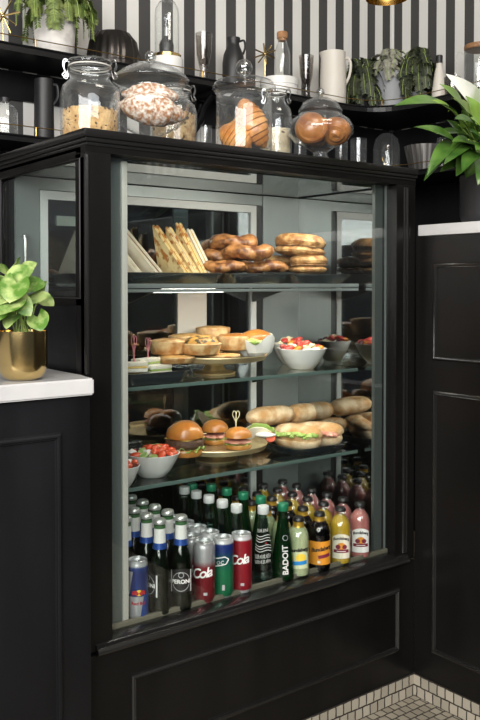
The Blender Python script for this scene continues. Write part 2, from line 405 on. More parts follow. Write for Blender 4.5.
# black panelling below the shelves and flat black strips between them
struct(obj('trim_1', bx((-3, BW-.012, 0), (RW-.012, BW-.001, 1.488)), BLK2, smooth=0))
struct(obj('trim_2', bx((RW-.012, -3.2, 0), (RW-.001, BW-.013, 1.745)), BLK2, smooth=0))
struct(obj('black_strip', bx((-3, BW-.012, 1.655), (RW-.013, BW-.001, 1.745)), BLK2, smooth=0))  # flat black strip along the wall below the upper shelf
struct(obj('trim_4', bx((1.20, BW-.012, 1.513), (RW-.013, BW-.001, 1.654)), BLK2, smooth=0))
# tiled skirting
KT = .0579
struct(obj('baseboard_front', bx((-2.5, -.004, 0), (W-.004, .02, KT)), tiles('skirting_tile', (0, 2), .0262, .0289, .5, (.42, .375, .30), (.32, .285, .225), (.03, .026, .022), .0021), smooth=0))
struct(obj('baseboard_right', bx((W-.004, -.4, 0), (W+.02, .02, KT)), tiles('skirting_tile_side', (1, 2), .0262, .0289, .5, (.42, .375, .30), (.32, .285, .225), (.03, .026, .022), .0021), smooth=0))

# ================================================================== display cabinet
cab = thing('display_cabinet', 'tall black panelled food display cabinet with glass front, side and shelves', 'display cabinet', (0, 0, 0))
GL, GR, GT, GB = .055, .868, 1.3242, .381
bm = BM()
box(bm, (-.006, -.008, 1.351), (W+.0, D, HT), .004); box(bm, (-.002, -.004, 1.343), (W, D, 1.351), .002); box(bm, (.002, .0, 1.336), (W-.002, D, 1.343), .002)
obj('cornice', bm, BLKM, cab)
obj('header_rail', box(bx((.0, .002, GT), (W, .04, 1.337)), (.0, .04, 1.329), (W, D, 1.337)), BLK, cab, smooth=0)
bm = bx((.0, .002, .36), (GL, .045, GT), .002); obj('corner_post', bm, BLK, cab)
bm = BM(); tube(bm, [(.0035, .0035, .9), (.0035, .0035, 1.318)], .0055, 10); tube(bm, [(.0065, .016, .9), (.0065, .016, 1.318)], .004, 8); obj('corner_bead', bm, BLKM, cab)
bm = bx((GR, .002, .36), (W-.001, .045, GT), .002); obj('side_post', bm, BLK, cab)
bm = BM()
for q in (.8985, .9085): tube(bm, [(q, .002, .381), (q, .002, 1.318)], .0042, 8)
obj('post_bead', bm, BLKM, cab)
bm = BM()
pr = [(-.002, .352), (-.011, .356), (-.013, .361), (-.010, .366), (-.006, .368), (-.004, .374), (.004, .378), (.03, .381), (.03, .352)]
vs0 = [bm.verts.new((.017, y, z)) for y, z in pr]; vs1 = [bm.verts.new((W-.03, y, z)) for y, z in pr]
bm.faces.new(vs0); bm.faces.new(vs1)
for i in range(len(pr)): j = (i+1) % len(pr); bm.faces.new((vs0[i], vs0[j], vs1[j], vs1[i]))
obj('sill', bm, BLKM, cab)
obj('base_panel', bx((.006, .0, KT), (W-.001, D, .354)), BLK, cab, smooth=0)
obj('panel_moulding', frame_rect(BM(), 'y', .0, .092, .8825, .131, .2954, .014, .007, -1), BLKM, cab, smooth=30)
# left side: glazed above, boarded below
bm = BM()
box(bm, (0, .02, 1.314), (.02, D, 1.336), .001); box(bm, (0, .425, .36), (.02, D, 1.314), .001); box(bm, (0, .012, 1.030), (.02, .43, 1.044), .001); box(bm, (0, .006, .9), (.016, .022, 1.314))
obj('side_frame', bm, BLK, cab)
bm = bx((.003, .012, .36), (.016, .43, 1.031)); obj('side_board', bm, BLK2, cab, smooth=0)
obj('side_bead', tb([(.001, .024, 1.046), (.001, .422, 1.046), (.001, .422, 1.312), (.001, .024, 1.312)], .003, 6, True), BLK, cab)
obj('side_pane', bx((.006, .022, 1.044), (.010, .426, 1.314)), PANE, cab, smooth=0)
obj('right_board', bx((W-.03, .045, .354), (W-.001, D, 1.336)), BLK2, cab, smooth=0)
obj('front_pane', bx((GL, .022, GB), (GR, .027, GT)), FPANE, cab, smooth=0)
# inner case
IX0, IX1, IY0, IY1 = .102, .876, .035, .386
obj('case_floor', bx((.016, .03, .372), (.91, D-.006, GB)), mat('dark_steel_floor', (.08, .08, .075), .3, .7, rvar=.08), cab, smooth=0)
obj('floor_trim', bx((GL, .028, GB), (GR, .036, .391), .001), mat('worn_cream_trim', (.17, .155, .115), .5), cab)
obj('inner_post', bx((.0976, .035, GB), (.110, .046, 1.318), .001), ALUL, cab)
obj('inner_filler', bx((GL-.01, .040, GB), (.0976, .046, GT)), mat('grey_filler', (.13, .15, .145), .35, .4), cab, smooth=0)
bm = bx((.826, .036, GB), (.853, .046, GT)); obj('inner_side_post', bm, mat('grey_post', (.10, .115, .11), .35, .4), cab, smooth=0)
obj('inner_gasket', bx((.853, .036, GB), (.860, .046, GT)), RUB, cab, smooth=0)
obj('inner_edge', bx((.860, .036, GB), (.868, .046, GT)), GREYP, cab, smooth=0)
obj('mirror_side', bx((IX1, .047, GB), (IX1+.004, IY1+.02, 1.318)), MPANE, cab, smooth=0)
obj('case_lining', bx((.900, .046, GB), (.909, D-.006, 1.328)), DARKG, cab, smooth=0)
obj('case_ceiling', bx((.021, .046, 1.321), (.90, D-.03, 1.324)), glass('mirrored_ceiling', (.5, .55, .56), .30, power=3), cab, smooth=0)
obj('ceiling_housing', bx((.021, .046, 1.3255), (.90, D-.006, 1.329)), mat('ceiling_grey', (.10, .125, .135), .3, .3), cab, smooth=0)
obj('back_lining', bx((.02, .450, GB), (.90, .455, 1.329)), DARKG, cab, smooth=0)
bm = BM(); box(bm, (.745, IY1, GB), (IX1, IY1+.01, 1.319)); obj('back_column', bm, GREYP, cab, smooth=0)
obj('column_rail', bx((.722, IY1+.002, GB), (.744, IY1+.014, 1.29)), RUB, cab, smooth=0)
bm = bx((.021, IY1, GB), (.078, IY1+.01, 1.319)); obj('back_column', bm, GREYP, cab, smooth=0)
obj('back_header', bx((.078, IY1+.004, 1.292), (.745, IY1+.012, 1.319)), GREYP, cab, smooth=0)
dr = obj('back_door', box(box(box(bx((.08, IY1, GB+.004), (.099, IY1+.016, 1.29)), (.702, IY1, GB+.004), (.721, IY1+.016, 1.29)), (.099, IY1, 1.270), (.702, IY1+.016, 1.29)), (.099, IY1, GB+.004), (.702, IY1+.016, .41)), WFRAME, cab, smooth=0)
obj('door_pane', bx((.099, IY1+.006, .41), (.702, IY1+.010, 1.27)), glass('back_door_glass', (.5, .55, .56), .22, power=4), dr, smooth=0)
obj('door_stile', bx((.455, IY1+.012, .41), (.50, IY1+.02, 1.27)), ALU, dr, smooth=0)
obj('temperature_label', bx((.123, IY1+.001, 1.210), (.183, IY1+.0055, 1.233)), mat('pale_label', (.20, .24, .21), .5), dr, smooth=0)
pc_ = obj('bright_patch_panel', bx((X(177, .39), IY1+.0005, .875), (X(206, .39), IY1+.0055, 1.050), .001), CREAM, dr); pc_['label'] = 'pale cream panel added for a bright patch'  # added panel standing in for an unidentified bright patch
bm = tb(spline([(.035, IY1-.004, 1.18), (.035, IY1-.016, 1.17), (.035, IY1-.016, 1.03), (.035, IY1-.004, 1.02)], 4), .004, 8); obj('pull_handle', bm, ALU, cab)
# glass shelves
SH = [1.073, .849, .6305]
for i, z in enumerate(SH):
    s = obj('glass_shelf', bx((.110, .135, z-.006), (.868, .378, z)), SHG, cab, smooth=0)
    if i == 0:
        obj('edge_trim', box(bx((.108, .128, z-.010), (.862, .136, z), .001), (.108, .129, z-.019), (.862, .134, z-.012), .001), GREYP, s)
    else:
        obj('edge_trim', bx((.108, .130, z-.008), (.862, .1345, z+.0004), .001), GEDGE, s)
    for bxx in (.30, .70):
        bm = BM()
        vs = [[bm.verts.new((xx, y, zz)) for y, zz in ((.3785, z-.0065), (.20, z-.0065), (.3785, z-.05))] for xx in (bxx, bxx+.008)]
        bm.faces.new(vs[0]); bm.faces.new(vs[1])
        for a in range(3): b = (a+1) % 3; bm.faces.new((vs[0][a], vs[0][b], vs[1][b], vs[1][a]))
        obj('bracket', bm, RUB, s, smooth=0)

# ================================================================== counters
cnt = thing('counter_cabinet', 'black panelled counter cabinet left of the display, under the white marble', 'cabinet', (0, 0, 0))
CY = -.056; CX = -.020
obj('carcass', bx((-1.6, CY, KT), (CX-.002, .0, .869), .001), BLK2, cnt)
obj('carcass_back', bx((-1.6, .001, KT), (-.008, .62, .869)), BLK2, cnt, smooth=0)
xl = X(61, CY); zt = Z(61, 432, CY)
obj('panel_moulding', frame_rect(BM(), 'y', CY, -.62, xl, .131, zt, .014, .006, -1), BLK2, cnt, smooth=30)
obj('panel_moulding', frame_rect(BM(), 'y', CY, -1.3, -.72, .131, zt, .014, .006, -1), BLK2, cnt, smooth=30)
bm = prism(BM(), [(-1.6, -.0674), (-.0185, -.0674), (-.0185, -.0095), (-.0095, -.0095), (-.0095, .62), (-1.6, .62)], .8695, .90, .003)
tag(obj('marble_worktop', bm, MARB), 'white marble worktop left of the display cabinet, under the brass pot', 'worktop')
win = thing('bar_cabinet', 'tall black panelled bar counter to the right of the display cabinet', 'cabinet', (0, 0, 0))
obj('carcass', bx((W, -.371, KT), (W+.42, -.0005, 1.1945)), BLK, win, smooth=0)
obj('reflection_darkener', bx((W-.002, -1.9, 0), (W+.42, -.3725, 1.32), .004), BLK, win, smooth=0)  # unseen block added to darken what the front glass reflects
obj('splashback', bx((W+.001, -.0094, 1.1945), (W+.02, -.0005, 1.2231)), BLK, win, smooth=0)
obj('panel_moulding', frame_rect(BM(), 'x', W, -.32, -.0575, .8797, 1.1255, .013, .006, -1), BLKM, win, smooth=30)
obj('panel_moulding', frame_rect(BM(), 'x', W, -.32, -.0575, .1314, .8045, .013, .006, -1), BLKM, win, smooth=30)
tag(obj('marble_bar_top', bx((W-.004, -.371, 1.195), (W+.44, -.0095, 1.2231), .003), MARB), 'white marble bar top under the black potted peace lily', 'worktop')

# ================================================================== wall shelves
YS = .90; XS = 1.757
def shelf_front(off=0):
    ys = YS+off; xs = XS+off
    c0 = Vector((xs-.20, ys, 0)); c1 = Vector((xs, ys, 0)); c2 = Vector((xs, ys-.20, 0)); arc = []
    for k in range(13):
        t = k/12; arc.append(c0*(1-t)**2+c1*2*t*(1-t)+c2*t*t)
    return [Vector((-1.6, ys, 0))]+arc+[Vector((xs, -.6, 0))]
def wall_shelf(label, z0, z1, zr):
    t = thing('wall_shelf', label, 'shelf', (0, 0, 0))
    bm = BM(); prism(bm, [(p.x, p.y) for p in shelf_front()]+[(RW-.014, -.6), (RW-.014, BW-.014), (-1.6, BW-.014)], z0, z1)
    obj('board', bm, SHELFB, t, smooth=0)
    bm = BM(); tube(bm, [Vector((p.x, p.y, z1-.004)) for p in shelf_front(-.0)], .004, 6); obj('nosing', bm, SHELFB, t)
    bm = BM(); tube(bm, [Vector((p.x, p.y, zr)) for p in shelf_front(.006)], .0016, 6)
    for px_ in (-.9, -.3, .3, .9, 1.45): tube(bm, [(px_, YS+.006, z1-.002), (px_, YS+.006, zr)], .002, 6)
    tube(bm, [(1.72, .85, z1-.002), (1.72, .85, zr)], .002, 6); tube(bm, [(XS+.006, .35, z1-.002), (XS+.006, .35, zr)], .002, 6)
    obj('rail', bm, BRASSD, t)
    return t
ZU, ZL = 1.772, 1.510
us = wall_shelf('black upper wall shelf with brass rail running round the corner', 1.748, ZU, 1.794)
ls = wall_shelf('black lower wall shelf with brass rail just above the display cabinet', 1.489, ZL, 1.536)
for xx in (.02, .98):
    bm = BM()
    tube(bm, spline([(xx, BW-.022, 1.60), (xx, BW-.05, 1.625), (xx, BW-.09, 1.655), (xx, BW-.12, 1.70), (xx, BW-.17, 1.735)], 6), .012, 10)
    tube(bm, spline([(xx, BW-.06, 1.735), (xx, BW-.05, 1.70), (xx, BW-.08, 1.69), (xx, BW-.09, 1.715)], 5), .006, 8)
    box(bm, (xx-.014, BW-.028, 1.57), (xx+.014, BW-.013, 1.747)); box(bm, (xx-.014, BW-.20, 1.733), (xx+.014, BW-.02, 1.747))
    obj('scroll_bracket', bm, SHELFB, us)
# pendant lamp whose brass rim just shows at the top of the picture
pl_ = pt(387, 0, .35)
lamp = thing('pendant_lamp', 'round brass pendant lamp hanging at the top edge above the corner', 'lamp', (pl_.x, pl_.y, pl_.z+.004))
rr = 21*sc(387, .35)
obj('lamp_shade', la([(rr, 0), (rr*.97, .03), (rr*.8, .07), (rr*.45, .10), (.012, .115), (.012, .13), (0, .13)], 40), BRASS, lamp)
obj('bulb', la([(0, .018), (.02, .026), (.024, .045), (.014, .07), (0, .075)], 20), mat('frosted_bulb', (.8, .75, .6), .4, emit=((1, .8, .5), 3)), lamp)
obj('cord', tb([(0, 0, .128), (0, 0, 2.9-pl_.z-.005)], .003, 6), RUB, lamp)
# SECTION
# ================================================================== jars on top of the cabinet
TOP = HT+.0003
def grains(rad, h, m, n, size, sd, z0=.004, dark=.0):
    rnd = random.Random(sd); bm = BM()
    lathe(bm, [(0, z0), (rad-.004, z0), (rad-.003, h-.004), (rad*.5, h-.001), (0, h)], 24)
    for k in range(n):
        if rnd.random() < .72: a = rnd.uniform(0, 2*PI); q = rad-.0035; z = rnd.uniform(z0+.003, h)
        else: a = rnd.uniform(0, 2*PI); q = rad*.95*math.sqrt(rnd.random()); z = h
        r = bmesh.ops.create_icosphere(bm, subdivisions=1, radius=1, matrix=Matrix.Translation((q*math.cos(a), q*math.sin(a), z)) @ Matrix.Rotation(a, 4, 'Z') @ Matrix.Rotation(rnd.uniform(-1, 1), 4, 'X') @ Matrix.Diagonal((size*.45, size*rnd.uniform(.7, 1.2), size*rnd.uniform(.5, .9), 1)))
        if rnd.random() < dark:
            for v in r['verts']:
                for f in v.link_faces: f.material_index = 1
    return bm
def clip_jar(label, loc, prof, lidz, nr, az, group=None):
    t = thing('clip_top_jar', label, 'jar', loc, 0, group)
    obj('jar_body', la(shell(prof, .003), 40), JAR, t, smooth=50)
    bm = BM(); lathe(bm, [(0, lidz-.002), (nr-.004, lidz-.002), (nr+.003, lidz), (nr+.004, lidz+.004), (nr+.002, lidz+.009), (nr-.004, lidz+.011), (nr-.010, lidz+.0095), (0, lidz+.0095)], 40)
    l = obj('jar_lid', bm, JAR, t, smooth=50)
    bm = BM(); tube(bm, [((nr+.002)*math.cos(2*PI*k/32), (nr+.002)*math.sin(2*PI*k/32), lidz-.004) for k in range(32)], .0016, 6, True)
    obj('rubber_seal', bm, mat('white_rubber_seal', (.62, .6, .56), .6), t)
    bm = BM()
    for zz in (lidz-.009, lidz+.006): tube(bm, [((nr+.0035)*math.cos(2*PI*k/32), (nr+.0035)*math.sin(2*PI*k/32), zz) for k in range(32)], .0011, 5, True)
    for s in (0, PI):
        ca, sa = math.cos(az+s), math.sin(az+s)
        for dd in (-.008, .008):
            P = [(nr+.002, lidz+.008), (nr+.010, lidz+.010), (nr+.013, lidz-.002), (nr+.009, lidz-.014), (nr+.014, lidz-.022), (nr+.007, lidz-.026), (nr+.003, lidz-.014)]
            tube(bm, spline([(q*ca-dd*sa, q*sa+dd*ca, z) for q, z in P], 4), .0012, 5)
    obj('wire_clip', bm, WIRE, t)
    return t
# big oat jar at the left corner
y1 = .135; p = (X(90, y1)+.002, y1, TOP)
pr = [(0, 0), (.054, 0), (.060, .005), (.0615, .02), (.0615, .095), (.057, .112), (.046, .122), (.041, .128), (.041, .1330), (.0435, .136), (.0435, .140), (.041, .143), (.041, .1465), (.0435, .149), (.0435, .1545)]
clip_jar('large clip-top glass jar a third full of toasted oats on the display corner', p, pr, .1575, .0415, YAW*-1+.05)
tag(obj('toasted_oats', grains(.0585, .062, OATS, 1500, .0032, 3, dark=.10), [OATS, SEED], loc=p), 'toasted oats with dark seeds filling the bottom of the big clip-top jar', 'oats', kind='stuff')
# squat footed bowl jar with sugared croissants
def bowl_jar(label, p, prof, lid, knob, kz):
    t = thing('lidded_bowl_jar', label, 'jar', p)
    obj('jar_body', la(shell(prof, .0026), 44), JAR, t, smooth=60)
    l = obj('jar_lid', la(lid, 44), JAR, t, smooth=60)
    bm = BM(); lathe(bm, [(.004, kz-knob*1.5), (.007, kz-knob*1.1), (.005, kz-knob*.9)], 16)
    blob(bm, (0, 0, kz), (knob,)*3, 0, 1, 3); obj('lid_knob', bm, glass('knob_glass', (.8, .82, .82), .16, power=3), l, smooth=60)
    return t
y2 = .125; s2 = sc(151, y2); p2 = Vector((X(151, y2), y2, TOP))
z2 = lambda py: Z(151, py, y2)-TOP
prof = [(0, 0), (.036, 0), (.037, .003), (.018, .012), (.016, .02), (.030, .028), (.058, .042), (.080, .065), (.0885, .090), (.082, .110), (.070, .121), (.069, .126), (.076, .137), (.082, .1415)]
lid = [(.083, .142), (.084, .1455), (.079, .152), (.062, .165), (.038, .177), (.016, .182), (.008, .184), (0, .184), (0, .181), (.015, .1795), (.037, .1745), (.061, .1625), (.077, .150), (.081, .145)]
bowl_jar('squat round glass jar of sugared almond croissants with ball knob lid', p2, prof, lid, .0125, .196)
for k, (dx, dz, dy, rot, ti, sc_) in enumerate([(-.001, .080, -.010, -.55, -.08, 1.12), (.008, .118, .012, -.75, .06, .98)]):
    bm = croissant_bm(.128*sc_, (.040 if k == 0 else .029), .35, k*5+2, 4, .06); xf(bm, Matrix.Rotation(-YAW*.9+.15, 4, 'Z') @ Matrix.Rotation(-ti+.06, 4, 'Y') @ Matrix.Diagonal((1, .9, .88, 1)))
    for v in bm.verts: v.co *= 1+.06*noise.noise(v.co*45)+.04*noise.noise(v.co*110)
    o = obj('almond_croissant', bm, CROIP, loc=p2+Vector((dx, dy, dz))); tag(o, ['sugar dusted almond croissant lying lowest, nearest the front of the squat jar', 'sugar dusted almond croissant lying on top behind, up under the jar lid'][k], 'croissant', 'almond croissants in the squat jar')
# nut jar behind
y3 = .335; p3 = Vector((X(174, y3), y3, TOP))
pr = [(0, 0), (.052, 0), (.058, .005), (.059, .02), (.059, .130), (.054, .150), (.044, .160), (.040, .166), (.040, .176), (.043, .180), (.043, .186)]
clip_jar('clip-top glass jar of mixed nuts half hidden behind the squat croissant jar', p3, pr, .189, .041, -YAW)
tag(obj('mixed_nuts', grains(.056, .125, NUTS, 700, .006, 5, dark=.10), [NUTS, SEED], loc=p3), 'mixed nuts and seeds filling the jar behind the squat croissant jar', 'nuts', kind='stuff')
# tall jar of croissants
y4 = .12; p4 = Vector((X(244, y4), y4, TOP))
t = thing('biscuit_jar', 'tall straight glass jar of plain croissants with heavy lid and ball knob', 'jar', p4)
obj('jar_body', la(shell([(0, 0), (.058, 0), (.064, .004), (.066, .012), (.066, .142), (.064, .148), (.068, .152), (.0695, .156)], .003), 44), JAR, t, smooth=50)
l = obj('jar_lid', la([(0, .1575), (.070, .1575), (.0745, .160), (.0745, .165), (.071, .169), (.070, .172), (.066, .177), (.045, .184), (.018, .188), (.009, .190), (0, .190)], 44), JAR, t, smooth=50)
bm = BM(); blob(bm, (0, 0, .2105), (.020,)*3, 0, 1, 3); lathe(bm, [(.010, .188), (.009, .192), (.012, .195)], 16); obj('lid_knob', bm, bpy.data.materials['knob_glass'], l, smooth=60)
def plain_croissant(label, loc, rot, L, R, bend, sd, group, m=None):
    bm = croissant_bm(L, R, bend, sd); xf(bm, rot); o = obj('croissant', bm, m or CROI, loc=loc); return tag(o, label, 'croissant', group)
RX = lambda a: Matrix.Rotation(a, 4, 'X'); RY = lambda a: Matrix.Rotation(a, 4, 'Y'); RZ = lambda a: Matrix.Rotation(a, 4, 'Z')
g = 'plain croissants in the tall jar'; MV = RZ(-YAW)
plain_croissant('big plain croissant leaning upright on the right inside the tall jar', p4+MV @ Vector((.019, -.012, .079)), MV @ RY(1.12) @ RX(.3), .125, .034, .45, 1, g)
plain_croissant('plain croissant lying in front at lower left inside the tall jar', p4+MV @ Vector((-.020, -.026, .042)), MV @ RY(.62) @ RX(-.2), .088, .033, .3, 4, g)
plain_croissant('plain croissant at the back of the tall jar, mostly hidden by the front two', p4+MV @ Vector((-.014, .030, .062)), MV @ RY(-1.2) @ RX(.2), .10, .028, .4, 7, g)
# small grain jar behind it
y5 = .275; p5 = Vector((X(276, y5), y5, TOP))
pr = [(0, 0), (.036, 0), (.041, .005), (.042, .02), (.042, .150), (.038, .168), (.027, .184), (.024, .190), (.024, .197), (.027, .201), (.027, .207)]
clip_jar('slim clip-top glass jar of pale grain behind the tall croissant jar', p5, pr, .210, .025, -YAW)
tag(obj('pale_grain', grains(.0395, .112, PALEG, 900, .0036, 9, dark=.04), [PALEG, SEED], loc=p5), 'pale rolled grain in the slim jar behind the tall croissant jar', 'grain', kind='stuff')
# footed jar with glazed buns
y6 = .14; p6 = Vector((X(320, y6), y6, TOP))
prof = [(0, 0), (.046, 0), (.047, .004), (.030, .016), (.019, .030), (.018, .040), (.035, .050), (.066, .066), (.084, .088), (.085, .104), (.074, .122), (.058, .133), (.053, .138), (.055, .1415)]
lid = [(.056, .142), (.057, .146), (.052, .152), (.050, .157), (.042, .168), (.026, .176), (.010, .179), (.006, .181), (0, .181), (0, .178), (.025, .1735), (.040, .1655), (.048, .155), (.054, .145)]
bowl_jar('footed round glass jar of glazed buns near the right end of the display', p6, prof, lid, .0105, .194)
g = 'glazed buns in the footed jar'
for k, (dx, dy, dz, r, lb) in enumerate([(-.026, -.026, .098, .043, 'glazed spiral bun at front left inside the footed jar'), (.038, -.004, .092, .039, 'glazed bun at the right inside the footed jar'), (-.004, .044, .094, .036, 'glazed bun at the back of the footed jar behind the other two')]):
    bm = BM(); pts = []; 
    for i in range(61):
        a = i/60*4.2*PI; q = .002+(r-.012)*i/60; pts.append((q*math.cos(a), q*math.sin(a), .016*(1-i/60)))
    tube(bm, pts, [.0125]*61, 10); blob(bm, (0, 0, -.006), (r*.96, r*.96, r*.72), .03, 40, 3, k)
    d = (CAM-(p6+Vector((dx, dy, dz)))).normalized(); q = d.to_track_quat('Z', 'Y').to_matrix().to_4x4()
    xf(bm, q @ RX(-.25 if k == 0 else .5)); v = MV @ Vector((dx, dy, dz)); o = obj('glazed_bun', bm, BUNG, loc=p6+v); tag(o, lb, 'bun', g)

# ================================================================== wall shelf dressing
YU = 1.0
def put(px, Y, z): return Vector((X(px, Y), Y, z))
def hgt(px, py, Y, z): return Z(px, py, Y)-z
def starburst(label, px, py, Y, R, az):
    c = pt(px, py, Y); t = thing('star_ornament', label, 'ornament', (c.x, c.y, ZU+.0002)); h = c.z-ZU
    rays = BM(); rnd = random.Random(int(px))
    for k in range(4):
        a = PI*k/4+az+.2*rnd.uniform(-1, 1); b = rnd.uniform(-.3, .3)
        d = RZ(-YAW) @ Vector((math.cos(a)*math.cos(b), math.sin(b), math.sin(a)*math.cos(b)))
        L = R if abs(d.z*R) < h-.002 else (h-.002)/abs(d.z)
        tube(rays, [Vector((0, 0, h))-d*L, Vector((0, 0, h))+d*L], (.0030), 6)
    blob(rays, (0, 0, h), (.007,)*3, 0, 1, 2)
    tube(rays, [(0, 0, .003), (0, 0, h)], .002, 6); lathe(rays, [(0, 0), (.022, 0), (.022, .003), (0, .004)], 20)
    obj('star_rays', rays, BRASS, t); return t
starburst('brass star ornament on the upper shelf at the far left, beside the mottled pot', 3, 16, .97, .052, .35)
starburst('brass star ornament standing on the upper shelf left of the corked carafe', 265, 54, 1.045, .042, .2)
def fern(label, pos, pot_bm, potm, n, R, drop, mt, sd, name='potted_fern', hmax=.1, wl=.008, spread=(0, 2*PI), soilr=.05, soilz=.1, trailing=False):
    rnd = random.Random(sd); t = thing(name, label, 'plant', pos)
    obj('pot', pot_bm, potm, t); obj('soil', la([(0, soilz-.012), (soilr, soilz-.012), (soilr, soilz-.004), (0, soilz)], 24), SOIL, t)
    st = BM(); fo = BM()
    for k in range(n):
        a = rnd.uniform(*spread); r = R*rnd.uniform(.45, 1.0); h = hmax*rnd.uniform(.3, 1.0); dr_ = drop*rnd.uniform(.1, 1.0)
        if rnd.random() < .4: h *= 1.35; dr_ = -h*rnd.uniform(.0, .35); r *= rnd.uniform(.6, 1.15)
        P = spline([(.012*math.cos(a), .012*math.sin(a), soilz-.006), (r*.35*math.cos(a), r*.35*math.sin(a), soilz+h*.75), (r*.75*math.cos(a+.1), r*.75*math.sin(a+.1), soilz+h*.8), (r*math.cos(a+.15), r*math.sin(a+.15), soilz+h*.45-dr_*.4), (r*1.05*math.cos(a+.2), r*1.05*math.sin(a+.2), soilz+h*.2-dr_)], 5)
        tube(st, P, .0011, 4)
        for i in range(2, len(P)-1):
            ax = (P[i+1]-P[i]).normalized(); sd_ = ax.cross(Vector((0, 0, 1)))
            if sd_.length < .2: sd_ = Vector((math.sin(a), -math.cos(a), 0))
            sd_.normalize(); w_ = wl*rnd.uniform(.8, 1.3)*(1.7 if not trailing else 1.2)*(1-.6*i/len(P))
            for sgn in (-1, 1):
                for q in (0, .5):
                    b = P[i].lerp(P[i+1], q); tip = b+sd_*sgn*w_*2.0+ax*w_*.9+Vector((0, 0, -w_*.4+rnd.uniform(-.3, .3)*w_))
                    leaf(fo, b, tip, w_*.42, ax.cross(sd_), .1, .15, n=3)
    obj('stem', st, STEMG, t); thicken(fo, .0003); obj('foliage', fo, mt, t); return t
# mottled pot with green fern
yp = .985; pp = put(56, yp, ZU+.0002); s = sc(56, yp); rp = 21.5*s; hp = hgt(56, 12, yp, ZU)
fern('green trailing fern in a mottled white pot on the upper shelf, far left', pp, la([(0, 0), (rp*.84, 0), (rp*.88, .004), (rp, hp), (rp*.93, hp), (rp*.9, hp-.014), (0, hp-.016)], 36), STONE, 95, .13, .10, FERN, 11, hmax=.11, soilr=rp*.88, soilz=hp-.003)
# fluted dark bowl upside down
yb = 1.0; pb = put(114, yb, ZU+.0002); s = sc(114, yb); rb = 26*s; hb = hgt(114, 32, yb, ZU)
bm = la([(0, 0), (rb*1.0, 0), (rb*1.0, .006), (rb*.98, hb*.35), (rb*.88, hb*.72), (rb*.66, hb*.93), (rb*.3, hb), (.012, hb), (0, hb*.99)], 80, fl=lambda a, r, z: r*(1+.035*math.cos(20*a)) if .01 < z < hb*.9 else r)
tag(obj('fluted_mould', bm, BMET, loc=pb), 'dark fluted metal cake mould turned upside down on the upper shelf', 'cake mould')
# cloche with bottle
yc = .985; pc = put(167.5, yc, ZU+.0002); s = sc(167.5, yc)
t = thing('dome_stand', 'white round stand under the glass dome on the upper shelf', 'stand', pc); hb2 = hgt(167.5, 59, yc, ZU)
obj('base_drum', la([(0, 0), (15.5*s, 0), (16*s, .003), (16*s, hb2-.003), (15.5*s, hb2), (0, hb2)], 40), WCER, t)
obj('brass_ring', la([(0, hb2), (14*s, hb2), (14*s, hb2+.012), (12.4*s, hb2+.013), (12.4*s, hb2+.004), (0, hb2+.004)], 40, fl=lambda a, r, z: r*(1+.02*math.cos(24*a)) if z > hb2+.006 else r), BRASS, t)
zb = pc+Vector((0, 0, hb2+.0045))
dh = hgt(167.5, 2, yc, ZU)-hb2
tag(obj('glass_dome', la(shell([(12.1*s, 0), (12.1*s, dh*.72), (11.4*s, dh*.85), (8.5*s, dh*.955), (4*s, dh*.995), (0, dh)], .002)[:-1], 40), JAR, loc=zb, smooth=60), 'tall clear glass dome over a small dark bottle on the white base', 'glass dome')
bh = hgt(167.5, 30, yc, ZU)-hb2
bt = thing('dark_bottle', 'small dark bottle with slim neck standing under the tall glass dome', 'bottle', zb+Vector((-.002, 0, .0005)))
obj('bottle_body', la([(0, 0), (.021, 0), (.024, .006), (.025, bh*.42), (.020, bh*.56), (.010, bh*.66), (.008, bh*.72), (0, bh*.72)], 28), BCER, bt)
obj('bottle_neck', la([(.0072, bh*.72), (.0072, bh*.95), (.009, bh*.96), (.009, bh), (0, bh)], 20), ALU, bt)
# smoked goblets
def goblet(label, px, Y, top, z, hw, m=SMOKE, bot=None):
    p_ = put(px, Y, z+.0002); s = sc(px, Y); h = hgt(px, top, Y, z); r = hw*s
    o = obj('smoked_glass', la([(0, 0), (r*.75, 0), (r*.8, .003), (r*.55, h*.16), (r*.42, h*.30), (r*.62, h*.42), (r*.86, h*.6), (r, h), (r*.94, h), (r*.80, h*.6), (r*.5, h*.42), (0, h*.36)], 32), m, loc=p_, smooth=50)
    return tag(o, label, 'glass', 'smoked goblets on the upper shelf')
goblet('smoked glass goblet on the upper shelf between glass dome and black jug', 204, 1.0, 34, ZU, 8.5)
goblet('smoked glass goblet on the upper shelf just left of the cream jug', 306, 1.0, 56, ZU, 7.5)
# black bottle jug
yj = 1.0; pj = put(233.5, yj, ZU+.0002); s = sc(233, yj); h = hgt(233, 38, yj, ZU); r = 11*s
t = thing('black_carafe', 'matt black ceramic carafe with small loop handle behind the croissant jar', 'carafe', pj)
obj('body', la([(0, 0), (r*.92, 0), (r, .006), (r, h*.52), (r*.9, h*.68), (r*.58, h*.84), (r*.52, h*.90), (r*.62, h*.97), (r*.6, h), (r*.5, h), (r*.42, h*.9), (0, h*.86)], 36), BCER, t)
q = RZ(-YAW); obj('handle', tb([q @ Vector(v) for v in spline([(r*.5, 0, h*.93), (r*.95, 0, h*.95), (r*1.05, 0, h*.82), (r*.86, 0, h*.69)], 5)], .004, 8), BCER, t)
